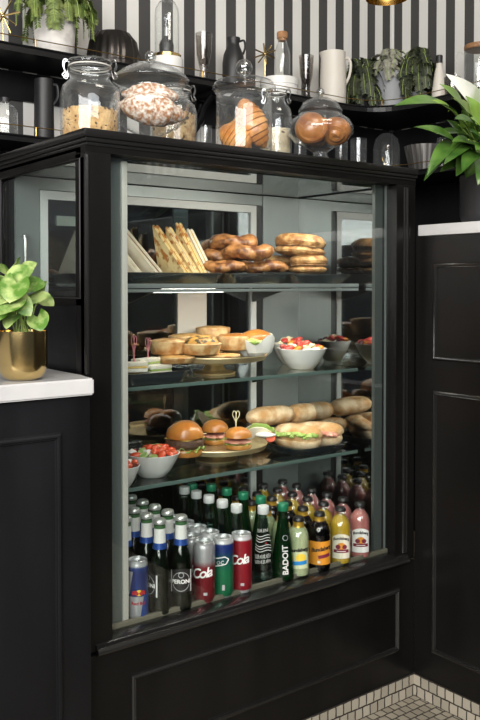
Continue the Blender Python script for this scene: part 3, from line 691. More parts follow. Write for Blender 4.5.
# white cake stand behind, carafe on it
yw = 1.0; pw_ = put(279, yw, ZU+.0002); s = sc(279, yw); h = hgt(279, 79.5, yw, ZU); rw = 18.5*s
tag(obj('white_tin', la([(0, 0), (rw*.96, 0), (rw, .003), (rw, h*.62), (rw*1.03, h*.64), (rw*1.03, h*.96), (rw, h), (0, h)], 40), WCER, loc=pw_), 'low round white lidded dish under the corked carafe on the upper shelf', 'dish')
zc = ZU+h+.0006; pcf = put(282, yw, zc); s = sc(282, yw); hh = hgt(282, 39, yw, zc); r = 8*s
t = thing('corked_carafe', 'clear glass carafe with brown cork stopper standing on the white dish', 'carafe', pcf)
obj('bottle', la(shell([(0, 0), (r*.9, 0), (r, .005), (r, hh*.55), (r*.9, hh*.72), (r*.58, hh*.9), (r*.56, hh)], .002), 32), JAR, t, smooth=50)
obj('cork', la([(0, hh-.008), (r*.5, hh-.008), (r*.52, hh+.0005), (r*.66, hh+.0008), (r*.68, hh+.022), (r*.6, hh+.026), (0, hh+.026)], 24), CORK, t)
# cream jug
yk = .99; pk = put(332.5, yk, ZU+.0002); s = sc(332, yk); h = hgt(332, 52.5, yk, ZU); r = 13.5*s
t = thing('cream_jug', 'tall cream ceramic jug with side handle left of the dark fern', 'jug', pk)
obj('body', la([(0, 0), (r*.92, 0), (r*.97, .005), (r*.97, h*.5), (r*.90, h*.9), (r*.92, h), (r*.85, h), (r*.8, h*.9), (0, h*.6)], 40, fl=lambda a, rr_, z: rr_*(1+.10*max(0, math.cos(a-PI+YAW))**12) if z > h*.9 else rr_), CREAM, t)
obj('handle', tb([q @ Vector(v) for v in spline([(r*.84, 0, h*.88), (r*1.15, 0, h*.90), (r*1.30, 0, h*.78), (r*1.20, 0, h*.58), (r*.9, 0, h*.42)], 6)], .0055, 8), CREAM, t)
# dark ferns at the corner
yf = 1.0; px_ = 388; pf = put(390, .95, ZU+.0002); s = sc(390, .95); h = hgt(390, 74, .95, ZU); r = 17*s
def ribpot(r, h): return la([(0, 0), (r*.85, 0), (r*.88, .004)]+[(r*(.88+.12*k/16)*(1+(.015 if k % 2 else -.015)), .004+(h-.004)*k/16) for k in range(1, 17)]+[(r*.92, h), (r*.9, h-.012), (0, h-.014)], 36)
fern('silver grey trailing plant in a ribbed grey pot at the shelf corner', pf, ribpot(r, h), GPOT, 75, .10, .075, GFERN, 21, 'trailing_plant', hmax=.085, soilr=r*.88, soilz=h-.002, trailing=True, wl=.0095)
pf2 = Vector((X(361, 1.02), 1.02, ZU+.0002))
fern('dark green fern hanging low at the left of the grey ribbed pot', pf2, la([(0, 0), (.032, 0), (.036, .07), (.033, .07), (.030, .06), (0, .058)], 28), BCER, 70, .10, .075, DFERN, 31, hmax=.15, soilr=.031, soilz=.069, wl=.009)
pf3 = Vector((X(418, .86), .86, ZU+.0002)); h3 = .085
fern('dark green arching fern in a plain grey pot left of the cream bottle', pf3, la([(0, 0), (.028, 0), (.034, h3), (.030, h3), (.028, h3-.01), (0, h3-.012)], 28), GPOT, 66, .10, .06, DFERN, 41, hmax=.16, soilr=.029, soilz=h3, wl=.009)
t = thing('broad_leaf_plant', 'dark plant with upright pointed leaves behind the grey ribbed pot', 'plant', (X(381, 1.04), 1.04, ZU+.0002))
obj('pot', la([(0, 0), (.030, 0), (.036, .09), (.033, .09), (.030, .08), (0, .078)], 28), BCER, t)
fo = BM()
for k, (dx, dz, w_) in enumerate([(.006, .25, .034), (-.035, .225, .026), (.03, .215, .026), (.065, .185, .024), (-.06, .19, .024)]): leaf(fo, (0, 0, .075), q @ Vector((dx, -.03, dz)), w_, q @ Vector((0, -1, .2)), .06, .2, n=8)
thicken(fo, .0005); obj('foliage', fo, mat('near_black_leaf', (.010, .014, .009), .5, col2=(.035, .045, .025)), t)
# cream bottle
yo = .74; po = put(438, yo, ZU+.0002); s = sc(438, yo); h = hgt(438, 63, yo, ZU); r = 7.2*s
t = thing('cream_bottle', 'cream bottle with black cap on the upper shelf above the peace lily', 'bottle', po)
obj('body', la([(0, 0), (r*.95, 0), (r, .004), (r, h*.36), (r*.62, h*.8), (r*.42, h*.93), (r*.42, h), (0, h)], 32), CREAM, t)
obj('cap', la([(r*.46, h-.001), (r*.48, h+.028), (r*.4, h+.031), (0, h+.031)], 24), BCER, t)
# wooden lidded jar at right edge
yl = .56; pl2 = put(478, yl, ZU+.0002); s = sc(478, yl); h = hgt(478, 50, yl, ZU); r = 15*s
t = thing('wooden_lid_jar', 'clear glass jar with round wooden lid at the right edge of the upper shelf', 'jar', pl2)
obj('jar_body', la(shell([(0, 0), (r*.95, 0), (r, .005), (r, h*.9), (r*.9, h)], .002), 32), JAR, t, smooth=50)
obj('wooden_lid', la([(0, h+.0005), (r*.95, h+.0005), (r, h+.004), (r, h+.016), (r*.94, h+.02), (0, h+.02)], 32), WOOD, t)
obj('handle', tb([q @ Vector(v) for v in spline([(-r*.95, 0, h*.9), (-r*1.45, 0, h*.95), (-r*1.6, 0, h*.6), (-r*1.3, 0, h*.35), (-r, 0, h*.4)], 5)], .004, 8), JAR, t)
tag(obj('dark_cup', la(shell([(0, 0), (.026, 0), (.030, .05), (.031, .08)], .002), 28), SMOKE, loc=put(470, .60, ZU+.0002)-Vector((.115, 0, 0))), 'small dark glass cup left of the wooden lidded jar on the upper shelf', 'cup')
# lower shelf
t = thing('glass_bottle', 'clear square-shouldered glass bottle with black stopper on the lower shelf, far left', 'bottle', put(6, .985, ZL+.0002)); s = sc(6, .985)
obj('bottle_body', la(shell([(0, 0), (12*s, 0), (12.5*s, .004), (12.5*s, .075), (10*s, .092), (5*s, .098), (4.5*s, .105)], .002), 28), JAR, t, smooth=50)
obj('stopper', la([(0, .1055), (5*s, .1055), (5*s, .118), (0, .12)], 20), BCER, t)
yq = .99; h = hgt(45, 80, yq, ZL); r = 10*sc(45, yq)
t = thing('black_jug', 'tall matt black jug with side handle on the lower shelf beside the oat jar', 'jug', put(45, yq, ZL+.0002))
obj('body', la([(0, 0), (r*.98, 0), (r, .005), (r*.94, h), (r*.86, h), (r*.86, h*.7), (0, h*.6)], 36), BCER, t)
obj('handle', tb([q @ Vector(v) for v in spline([(r*.9, 0, h*.92), (r*1.3, 0, h*.9), (r*1.38, 0, h*.72), (r*.95, 0, h*.6)], 5)], .0045, 8), BCER, t)
def tumbler(label, px, Y, hw, hh):
    r = hw*sc(px, Y); tag(obj('tumbler', la(shell([(0, 0), (r*.9, 0), (r*.95, .003), (r, hh)], .0018), 28), JAR, loc=put(px, Y, ZL+.0002), smooth=50), label, 'glass', 'tumblers on the lower shelf')
tumbler('clear tumbler on the lower shelf behind the footed jar of buns', 341, 1.02, 6.5, hgt(341, 139, 1.02, ZL))
tumbler('clear tumbler on the lower shelf left of the small glass dome', 358, .98, 8.5, hgt(358, 139, .98, ZL))
tumbler('clear tumbler on the lower shelf seen between squat jar and tall croissant jar', 206, 1.02, 6, hgt(206, 126, 1.02, ZL))
tumbler('clear tumbler on the lower shelf just right of the slim grain jar', 300, 1.03, 6.5, hgt(300, 140, 1.03, ZL))
t = thing('small_glass_dome', 'small glass dome with gold sprig inside on the lower shelf', 'glass dome', put(386, .97, ZL+.0002)); s = sc(386, .97)
dh = hgt(386, 133, .97, ZL)
obj('dome', la(shell([(13.5*s, 0), (13.5*s, dh*.66), (11.5*s, dh*.86), (6*s, dh*.98), (0, dh)], .002)[:-1], 32), JAR, t, smooth=60)
bm = BM(); tube(bm, [(0, 0, .002), (0, 0, .08)], .002, 6)
for k in range(6): a = k*1.05; tube(bm, [(0, 0, .045), (.02*math.cos(a), .02*math.sin(a), .088)], .0014, 5)
obj('gold_sprig', bm, BRASS, t)
obj('candle', la([(0, .002), (.010, .002), (.010, .055), (0, .056)], 20), CREAM, t)
yz = .80; r = 20*sc(421, yz); hh = hgt(421, 146, yz, ZL)
tag(obj('fluted_bowl', la([(0, 0), (r*.62, 0), (r*.7, .006), (r, hh), (r*.96, hh), (r*.66, .010), (0, .006)], 80, fl=lambda a, rr_, z: rr_*(1+.03*math.cos(24*a)) if z > .008 else rr_), mat('dull_pewter', (.22, .21, .20), .4, .8), loc=put(424, yz, ZL+.0002)), 'dull metal fluted bowl on the lower shelf at the right, below the fern', 'bowl')
tag(obj('clear_vase', la(shell([(0, 0), (.020, 0), (.022, .004), (.022, .12), (.018, .135)], .002), 28), JAR, loc=put(441, .70, ZL+.0002), smooth=50), 'slim clear glass vase on the lower shelf half behind the peace lily', 'vase')
# SECTION
# ================================================================== plants on the counters
pg = ptz(23, 379.5, .90); rg = 24.2*(pg-CAM).dot(fw)/F; hg = .088
t = thing('potted_arrowhead_plant', 'light green variegated plant in a round brass pot on the white marble', 'plant', (pg.x, pg.y, .9005))
obj('pot', la([(0, 0), (rg*.62, 0), (rg*.80, .005), (rg*.93, .014), (rg, .028), (rg*1.0, hg), (rg*.96, hg), (rg*.95, hg-.012), (0, hg-.014)], 56), BRASS, t)
obj('soil', la([(0, hg-.013), (rg*.93, hg-.013), (rg*.93, hg-.007), (0, hg-.004)], 28), SOIL, t)
st = BM(); fo = BM(); q = RZ(-YAW)
LV = [  # leaf centre (px), tip direction (px), depth offset, half width m
 (20, 278, 14, -10, -.02, .026), (4, 296, -14, 12, -.03, .026), (30, 287, 16, -2, -.01, .023), (6, 277, -10, -9, .0, .026), (38, 299, 13, -4, -.02, .015),
 (42, 291, 5, -10, .01, .012), (39, 322, 3, 9, -.035, .020), (14, 290, -4, 13, -.045, .026), (22, 305, 9, 11, -.04, .018), (-4, 312, -8, 14, -.03, .026), (12, 320, -6, 9, -.03, .015), (46, 302, 8, 4, .02, .014), (28, 272, 9, -9, .03, .022), (2, 285, -14, 0, .03, .024), (16, 268, 0, -6, .03, .024), (10, 306, -10, 9, -.05, .022)]
for k, (cx, cy, dx, dy, dp, w_) in enumerate(LV):
    c = pt(cx, cy, pg.y+dp); e = pt(cx+dx, cy+dy, pg.y+dp-.014); b = c-(e-c)*.55
    root = Vector((pg.x+.012*math.cos(k*2.4), pg.y+.012*math.sin(k*2.4), .9+hg-.008))
    o_ = Vector((pg.x, pg.y, .9005))
    tube(st, [v-o_ for v in spline([root, root.lerp(b, .45)+Vector((0, 0, .012)), b], 5)], .0013, 5)
    leaf(fo, b-o_, e-o_, w_, (q @ Vector((.15*math.sin(k*3), -.75, .75))), .12, .22, heart=.75, n=9, wave=.04, sd=k)
thicken(fo, .0004); obj('stem', st, STEMG, t); obj('foliage', fo, SYN, t)
# peace lily
yl = -.16; pl3 = Vector((X(490, yl), yl, 1.2236)); sL = sc(490, yl); rl = 30*sL; hl = Z(490, 172, yl-rl*.6)-1.2236
t = thing('potted_peace_lily', 'glossy green peace lily in a black cylinder pot on the marble bar top', 'plant', pl3)
obj('pot', la([(0, 0), (rl*.86, 0), (rl*.94, .006), (rl, .02), (rl, hl), (rl*.94, hl), (rl*.93, hl-.014), (0, hl-.016)], 48), BPOT, t)
obj('soil', la([(0, hl-.015), (rl*.92, hl-.015), (rl*.92, hl-.006), (0, hl-.004)], 28), SOIL, t)
st = BM(); fo = BM(); fy = BM(); fs = BM()
# base px, tip px, depth offsets base/tip, half width, material index
LF = [(455, 112, 394, 106, -.02, -.05, .017, 0), (462, 152, 414, 127, -.04, -.07, .016, 0), (458, 140, 427, 176, -.05, -.09, .017, 0), (452, 150, 424, 181, -.03, -.06, .012, 0), (470, 140, 444, 164, -.06, -.10, .016, 0),       (462, 128, 432, 100, -.03, -.05, .017, 1), (468, 126, 440, 84, -.02, -.04, .024, 1), (476, 130, 466, 96, -.05, -.06, .026, 1), (474, 150, 452, 142, -.08, -.11, .018, 0), (480, 150, 462, 172, -.08, -.12, .019, 0),       (486, 140, 500, 110, -.05, -.07, .026, 1), (488, 150, 515, 140, -.05, -.06, .024, 0), (472, 140, 436, 134, -.02, -.03, .016, 0), (484, 160, 478, 185, -.09, -.13, .018, 0), (482, 138, 470, 118, -.08, -.10, .02, 1), (496, 150, 520, 170, -.05, -.08, .022, 0), (490, 135, 510, 90, .03, .06, .024, 0), (478, 132, 455, 118, -.06, -.09, .018, 0) ,
      (466, 150, 438, 160, -.01, -.02, .020, 0), (470, 158, 440, 172, -.02, -.03, .017, 0), (464, 146, 446, 120, .01, .01, .022, 0), (474, 144, 462, 110, .0, .0, .024, 0), (482, 150, 470, 130, -.10, -.12, .020, 0), (470, 152, 456, 176, -.05, -.08, .018, 0), (490, 150, 476, 150, -.11, -.14, .02, 0), (478, 160, 466, 178, -.02, -.03, .018, 0), (476, 128, 452, 98, .0, -.01, .022, 1)]
for k, (bx_, by_, tx, ty, d0, d1, w_, mi) in enumerate(LF):
    b = pt(bx_, by_, yl+d0)-pl3; e = pt(tx, ty, yl+d1)-pl3; root = Vector((.014*math.cos(k*2.4), .014*math.sin(k*2.4), hl-.008))
    tube(st, spline([root, root.lerp(b, .5)+Vector((0, 0, .012)), b, b.lerp(e, .12)], 4), .0016, 5)
    leaf([fo, fy][mi], b, e, w_*1.22, q @ Vector((.25*math.sin(k*2), -.8, .7)), .16, .25, n=11, wave=.05, sd=k)
leaf(fs, pt(484, 118, yl-.02)-pl3, pt(446, 74, yl-.05)-pl3, .026, q @ Vector((.2, -1, .1)), .16, .25, n=11); leaf(fs, pt(486, 112, yl-.01)-pl3, pt(483, 72, yl-.03)-pl3, .024, q @ Vector((.2, -1, .1)), .1, .25, n=11)
tube(st, spline([(0, 0, hl-.008), pt(488, 140, yl)-pl3, pt(484, 118, yl-.02)-pl3], 5), .0016, 5)
for b_ in (fo, fy, fs): thicken(b_, .0005)
obj('stem', st, STEMG, t); f = obj('foliage', fo, LILY, t); obj('foliage', fy, LILYL, t)['label'] = 'bright young green leaves'; obj('spathe', fs, SPATH, t)['label'] = 'white streaked spathes'

# ================================================================== top shelf: trays, breads
z1 = SH[0]+.0004
def tray(name, label, x0, x1, y0, y1, z, h, m, flare=.012, group=None, loc=True):
    """shallow dish with flared rounded rim"""
    def rr(x0, x1, y0, y1, r, n=5):
        P = []
        for cx, cy, a0 in ((x1-r, y1-r, 0), (x0+r, y1-r, PI/2), (x0+r, y0+r, PI), (x1-r, y0+r, 3*PI/2)):
            for k in range(n+1): a = a0+PI/2*k/n; P.append((cx+r*math.cos(a), cy+r*math.sin(a)))
        return P
    bm = BM(); f = flare; lv = [(f, 0), (f*.7, h*.25), (f*.15, h*.85), (0, h), (.003, h+.0006), (.005, h*.9), (f*.8+.004, h*.32), (f+.004, .0035)]
    ox, oy = (x0+x1)/2, (y0+y1)/2; rings = []
    for d, z_ in lv: rings.append([bm.verts.new((x-ox, y-oy, z_)) for x, y in rr(x0+d, x1-d, y0+d, y1-d, .018)])
    n = len(rings[0])
    for A, B in zip(rings, rings[1:]):
        for k in range(n): j = (k+1) % n; bm.faces.new((A[k], A[j], B[j], B[k]))
    bm.faces.new(rings[0][::-1]); bm.faces.new(rings[-1])
    return tag(obj(name, bm, m, loc=(ox, oy, z), smooth=40), label, 'tray', group)
g = 'black serving trays on the top shelf'
TY0, TY1 = .137, .362
tray('serving_tray', 'black tray on the top glass shelf under the flatbread triangles', .165, X(227, .14), TY0, TY1, z1, .024, SLATE, .02, g)
tray('serving_tray', 'black tray on the top glass shelf under the brown twist pastries', X(228.5, .14), X(292, .14), TY0, TY1, z1, .024, SLATE, .02, g)
tray('serving_tray', 'black tray on the top glass shelf under the filled bagels', X(293.5, .14), .855, TY0, TY1, z1, .024, SLATE, .02, g)
zt = z1+.0042
def slab(name, label, x, ya, yb, h, th, m, m2, lean, grp, z0=None):
    """triangular toasted half: face looks to -x, upright edge at the back, cut side sloping to the front"""
    t = thing(name, label, 'sandwich', (x, 0, z0 or zt), 0, grp)
    def tri(x0, x1, ins=0):
        bm = BM(); P = [(ya+ins, .001), (yb-ins*.3, .001), (yb-ins*.3-.002, h-ins), (yb-.010, h-ins-.002)]
        A = [bm.verts.new((x0+lean*z_, y, z_)) for y, z_ in P]; B = [bm.verts.new((x1+lean*z_, y, z_)) for y, z_ in P]; n = len(P)
        bm.faces.new(A); bm.faces.new(B)
        for i in range(n): j = (i+1) % n; bm.faces.new((A[i], A[j], B[j], B[i]))
        bmesh.ops.bevel(bm, geom=bm.edges[:], offset=.0022, segments=2, affect='EDGES'); return bm
    obj('bread', tri(0, th*.36), m, t); obj('filling', tri(th*.36, th*.64, .003), m2, t); obj('bread', tri(th*.64, th), m, t)
    return t
g = 'toasted flatbread triangles on the top shelf'
for k, (xx, lb) in enumerate([(.348, 'browned toasted flatbread triangle at the front of the row, its spotted face showing'), (.3745, 'second toasted flatbread triangle of the row, tallest tip on the left'), (.3985, 'third toasted flatbread triangle of the row, between two others'), (.4225, 'last toasted flatbread triangle of the row, next to the brown twists')]):
    slab('flatbread_triangle', lb, xx, .158+k*.006, .298-.003*k, .138+.008*(k == 2)-.006*(k == 3)-.003*(k == 1), .0165, TOAST if k < 3 else WHB, CHEESE if k != 1 else WHB, [-.16, -.10, -.07, -.02][k], g)
g = 'pale flatbread triangles on the top shelf'
for k, (xx, lb) in enumerate([(.222, 'pale untoasted flatbread triangle leaning at the far left of the top shelf'), (.278, 'pale untoasted flatbread triangle leaning nearest the toasted row')]):
    slab('flatbread_triangle', lb, xx, .165, .335, .130, .019, PALE, FILL if k == 1 else WHB, -.16, g)
def twist(label, px, py, Y, w, rz, grp, flat=.72, sd=0):
    c = pt(px, py, Y); bm = BM(); pts = []; R = w
    for i in range(64):
        a = 2*PI*i/64; pts.append((R*math.cos(a), R*.74*math.sin(a), .004*math.sin(a*3+sd)))
    tube(bm, pts, .0195, 20, True); bm.verts.ensure_lookup_table()
    for i in range(64):
        for k in range(20):
            v = bm.verts[i*20+k]; c_ = Vector(pts[i]); v.co = c_+(v.co-c_)*(1+.15*abs(math.sin(1.5*(2*PI*k/20)+i/64*2*PI*4.5+sd))-.06)
    for v in bm.verts: v.co *= 1+.05*noise.noise(v.co*50+Vector((sd, 0, 0)))+.025*noise.noise(v.co*140); v.co.z *= flat
    xf(bm, RZ(-YAW+rz) @ RX(.10)); return tag(obj('twist_pastry', bm, PAST, loc=c), label, 'pastry', grp)
g = 'brown twist pastries on the top shelf'
twist('brown twist pastry on the top of the pile, upper left', 233, 242, .27, .043, 0, g, .85, 1)
twist('brown twist pastry high on the right of the pile beside the bagels', 248, 252, .20, .044, .1, g, .85, 2)
twist('brown twist pastry low at the back left of the pile', 221, 256, .29, .034, .2, g, .8, 3)
twist('brown twist pastry low at the front left of the pile on the tray', 224, 266.5, .195, .036, 0, g, .62, 4)
twist('brown twist pastry low at the front right of the pile on the tray', 262, 266.5, .20, .045, 0, g, .62, 5)
def bagel(label, px, py, Y, w, rz, grp, tilt=0):
    c = pt(px, py, Y); t = thing('filled_bagel', label, 'bagel', c, -YAW+rz, grp)
    def ring(r0, rs, z, hz, amp, sd):
        bm = BM(); pts = [(r0*math.cos(2*PI*i/48), r0*.9*math.sin(2*PI*i/48), 0) for i in range(48)]
        tube(bm, pts, rs, 14, True)
        for v in bm.verts: v.co.x *= 1+amp*noise.noise(v.co*40+Vector((sd, 0, 0))); v.co.y *= 1+amp*noise.noise(v.co*40+Vector((0, sd, 0))); v.co.z = z+v.co.z*hz
        return xf(bm, RY(tilt))
    rs = w*.46; r0 = w-rs
    obj('top_half', ring(r0, rs, .0155, .66, .07, 1), BAGL, t); obj('filling', ring(r0*1.02, rs*.95, .003, .17, .18, 2), FILL, t); obj('bottom_half', ring(r0, rs, -.008, .44, .07, 3), BAGL, t)
    return t
g = 'filled bagels on the top shelf'
bagel('large seeded filled bagel on top of the bagel pile, tilted', 300, 248, .22, .067, .2, g, .08)
bagel('seeded filled bagel at the bottom of the pile on the right tray', 308, 266.5, .20, .050, 0, g)
bagel('seeded filled bagel at the bottom of the pile behind the twists', 281, 266, .305, .044, 0, g)
tag(obj('bread_roll', bl((0, 0, 0), (.030, .026, .020), .05, 40, 3, 4, .6), BUNT, loc=(.175, .235, zt+.013)), 'small golden roll at the far left end of the top shelf', 'roll')

# ================================================================== middle shelf
z2s = SH[1]+.0004
dish = tray('serving_dish', 'small black rectangular dish of white sandwich fingers at the left', X(128, .145)-.008, X(190, .145), .14, .262, z2s, .026, SLATE, .010)
g = 'white sandwich fingers in the black dish'
def finger(label, px, py, Y, L, rz, tx):
    c = pt(px, py, Y); t = thing('sandwich_finger', label, 'sandwich', c, rz, g)
    for k, (za, zb_, m) in enumerate([(-.011, -.002, WHB), (.0022, .0115, WHB)]): obj('bread', bx((-L/2, -.014, za), (L/2, .014, zb_), .003), m, t)
    obj('filling', bx((-L/2+.001, -.0145, -.0018), (L/2-.002, .0145, .002), .0008), LETT if tx else CHEESE, t); return t
finger('white sandwich finger at the left end of the black dish', 133, 367, .175, .062, -.35, 0)
finger('white sandwich finger lying on top in the middle of the black dish', 146, 363, .200, .075, .35, 1)
finger('white sandwich finger low at the right of the black dish', 158, 369.5, .195, .060, .05, 1)
finger('white sandwich finger at the back of the black dish', 140, 372, .225, .055, .1, 0)
def pick(label, px, py0, py1, Y, m, grp, wd=.0055):
    b = pt(px, py1, Y); h = Z(px, py0, Y)-b.z; t = BM(); q_ = RZ(-YAW)
    pts = [(-.001, 0, 0), (-.0012, 0, h*.45), (-wd, 0, h*.75), (-wd*.9, 0, h*.95), (-wd*.45, 0, h), (0, 0, h*.88), (.0012, 0, h*.45), (0, 0, h*.40), (-.001, .001, h*.5), (wd*.1, .001, h*.88), (wd*.5, 0, h), (wd, 0, h*.94), (wd, 0, h*.75), (.001, 0, h*.45), (.001, 0, 0)]
    tube(t, [q_ @ Vector(v) for v in spline(pts, 4)], .0009, 5)
    return tag(obj('knot_pick', t, m, loc=b), label, 'pick', grp)
pick('pink heart-shaped pick standing in the left sandwich finger', 134, 336, 364, .180, PINKP, 'pink picks in the sandwich fingers')
pick('pink heart-shaped pick standing in the right sandwich finger, by the pies', 148, 338, 361, .200, PINKP, 'pink picks in the sandwich fingers')
# footed cake stand
yst = .252; r = 57*sc(214, yst)-.009; xs_ = X(214, yst)
def cake_stand(label, x, y, z, r, h, m):
    return tag(obj('cake_stand', la([(0, 0), (.052, 0), (.054, .004), (.030, .009), (.022, h*.55), (.034, h-.006), (r*.86, h-.005), (r*.96, h-.002), (r, h+.009), (r*.995, h+.011), (r*.955, h+.0015), (r*.85, h), (0, h)], 64), m, loc=(x, y, z)), label, 'cake stand', 'footed metal cake stands')
hs2 = Z(214, 360.5, yst)-z2s+.006
cake_stand('gold footed cake stand holding the pies on the middle shelf', xs_, yst, z2s, r, hs2, GOLDT)
zp = z2s+hs2+.0004
def pie(label, px, Y, r, h, z, top, grp, dome=.012, name='pie'):
    t = thing(name, label, 'pie', (X(px, Y), Y, z), 0, grp)
    obj('crust', la([(0, 0), (r*.80, 0), (r*.86, .002), (r*.97, h*.75), (r, h), (r*.97, h+.0025), (r*.90, h-.001), (r*.88, h-.004), (0, h-.005)], 60, fl=lambda a, rr_, z_: rr_*(1+.012*math.cos(26*a))), PIEC, t)
    bm = BM(); lathe(bm, [(r*.89, h-.003), (r*.86, h+dome*.25), (r*.72, h+dome*.62), (r*.45, h+dome*.92), (0, h+dome)], 36)
    for v in bm.verts: v.co.z += .0035*noise.noise(v.co*90)
    obj('pie_filling', bm, top, t); return t
g = 'low tarts under the pies on the gold stand'
pie('low tart under the pies at the left of the gold stand', 176, .20, .044, .013, zp, TART, g, .004, 'tart'); pie('low tart at the front right of the gold stand', 222, .175, .044, .013, zp, TART, g, .004, 'tart')
pie('low tart at the back of the gold stand', 207, .305, .046, .013, zp, TART, g, .005, 'tart')
g = 'small round pies on the gold stand'; zq = zp+.0175
pie('round pie with herbed filling, frontmost on the gold stand', 201.5, .19, .0475, .025, zq, PIET, g, .020)
pie('plain topped round pie at the left of the gold stand', 168, .245, .046, .030, zq, PIEC, g, .007)
pie('brown topped round pie at the back left of the gold stand', 186, .315, .045, .034, zq+.0005, TART, g, .008)
pie('dark topped round pie highest at the back of the gold stand', 213, .325, .045, .050, zq+.002, TART, g, .006)
pie('golden pie at the right of the gold stand beside the paper-wrapped roll', 233, .25, .042, .034, zq, BUNT, g, .008)
# paper wrapped roll
c = Vector((X(255, .235), .235, zp)); t = thing('wrapped_roll', 'golden roll wrapped in white paper at the right of the gold stand', 'roll', c); t.scale = (1.18, 1.18, 1.05)
bm = BM(); n = 40; rings = []
for j, (rr_, z_) in enumerate([(.024, .0005), (.034, .010), (.040, .026), (.044, .042), (.040, .040)]):
    rings.append([bm.verts.new((rr_*(1+.10*math.sin(5*a+j*.6)+.05*math.sin(11*a))*math.cos(a), rr_*(1+.10*math.sin(5*a+j*.6))*math.sin(a), z_*(1+(.30*math.sin(4*a+1) if j >= 3 else 0)))) for a in [2*PI*k/n for k in range(n)]])
for A, B in zip(rings, rings[1:]):
    for k in range(n): jj = (k+1) % n; bm.faces.new((A[k], A[jj], B[jj], B[k]))
bm.faces.new(rings[0][::-1]); obj('paper', bm, PAPER, t, smooth=20)
obj('roll', bl((.004, 0, .043), (.037, .034, .022), .05, 40, 3, 2), BUNT, t)
obj('lettuce', bl((-.012, -.018, .038), (.024, .018, .008), .4, 90, 3, 2), LETT, t)
# fruit bowl
def bowl(label, x, y, z, rx, h, grp=None):
    pr_ = [(0, 0), (rx*.45, 0), (rx*.5, .002), (rx*.72, h*.35), (rx*.92, h*.78), (rx, h), (rx*.965, h+.0005), (rx*.88, h*.75), (rx*.66, h*.36), (0, h*.12)]
    return tag(obj('serving_bowl', la(pr_, 48), WCER, loc=(x, y, z)), label, 'bowl', grp)
xb, yb_ = X(302.5, .205), .207; bowl('white bowl of chopped red fruit at the right of the middle shelf', xb, yb_, z2s, .066, .054)
def pieces(cx, cy, z, R, n, kinds, sd, h):
    rnd = random.Random(sd); out = []; k = 0
    protos = {}
    for i in range(n):
        if i < n*.45: a = 2*PI*i/(n*.45); q_ = R*.80
        elif i < n*.8: a = 2*PI*i/(n*.35)+.4; q_ = R*.45
        else: a = rnd.uniform(0, 6.28); q_ = R*.15
        zz = z+h-.004+(1-q_/R)*.016+rnd.uniform(-.002, .003)
        name, lab, cat, m, rad, shp, grp = kinds[rnd.randrange(len(kinds))]
        key = name
        if key not in protos:
            bm = BM()
            if shp == 'cube': box(bm, (-rad, -rad*.8, -rad*.8), (rad, rad*.8, rad*.8), .0022)
            elif shp == 'disc': lathe(bm, [(0, -rad*.28), (rad*.9, -rad*.28), (rad, 0), (rad*.9, rad*.28), (0, rad*.28)], 20)
            elif shp == 'wedge': blob(bm, (0, 0, 0), (rad*1.25, rad*.75, rad*.8), .12, 70, 2, 3, .25)
            else: blob(bm, (0, 0, 0), (rad, rad, rad*.92), .04, 60, 2, 1)
            o = obj(name, bm, m); protos[key] = o
        else: o = protos[key].copy(); C.objects.link(o)
        o.location = (cx+q_*math.cos(a), cy+q_*math.sin(a), zz); o.rotation_euler = (rnd.uniform(-.7, .7), rnd.uniform(-.7, .7), rnd.uniform(0, 6))
        tag(o, lab, cat, grp)
FRU = [('banana_slice', 'pale banana slice in the white fruit bowl on the middle shelf', 'fruit', BANA, .0115, 'disc', 'banana slices in the fruit bowl'), ('strawberry_piece', 'cut red strawberry piece in the white fruit bowl on the middle shelf', 'fruit', STRAW, .0125, 'wedge', 'strawberry pieces in the fruit bowl'), ('strawberry_piece', 'cut red strawberry piece in the white fruit bowl on the middle shelf', 'fruit', STRAW, .0125, 'wedge', 'strawberry pieces in the fruit bowl'),
       ('banana_slice', 'pale banana slice in the white fruit bowl on the middle shelf', 'fruit', BANA, .0115, 'disc', 'banana slices in the fruit bowl'), ('dark_grape', 'dark red grape in the white fruit bowl on the middle shelf', 'fruit', GRAPE, .0095, 'ball', 'grapes in the fruit bowl'), ('orange_piece', 'orange fruit piece in the white fruit bowl on the middle shelf', 'fruit', ORNG, .010, 'wedge', 'orange pieces in the fruit bowl')]
pieces(xb, yb_, z2s, .060, 26, FRU, 5, .054)
yb2 = .325; xb2 = X(291, yb2); bowl('second white bowl of fruit half hidden behind the front fruit bowl', xb2, yb2, z2s, .052, .058)
FR2 = [(a, b.replace('white fruit bowl on the middle shelf', 'half-hidden rear fruit bowl on the middle shelf'), c_, d_, e_, f_, g_.replace('the fruit', 'the rear fruit')) for a, b, c_, d_, e_, f_, g_ in FRU]
pieces(xb2, yb2, z2s, .046, 14, FR2, 8, .058)

# ================================================================== lower shelf
z3s = SH[2]+.0004
xa, ya_ = X(154, .195), .203; bowl('white bowl of tomato and feta salad at the left of the lower shelf', xa, ya_, z3s, .063, .054)
SAL = [('tomato_wedge', 'red tomato wedge in the front white salad bowl', 'tomato', TOM, .0125, 'wedge', 'tomato wedges in the front salad bowl')]*3+[('feta_cube', 'white feta cube in the front white salad bowl', 'cheese', FETA, .0075, 'cube', 'feta cubes in the front salad bowl'), ('cucumber_slice', 'green cucumber slice in the front white salad bowl', 'cucumber', CUKE, .0105, 'disc', 'cucumber slices in the front salad bowl'), ('black_olive', 'dark olive in the front white salad bowl', 'olive', GRAPE, .0075, 'ball', 'olives in the front salad bowl')]
pieces(xa, ya_, z3s, .058, 30, SAL, 12, .054)
xa2, ya2 = .176, .150+.02; xa2 = .160; bowl('white salad bowl partly hidden behind the left corner post', xa2, .262, z3s, .044, .052)
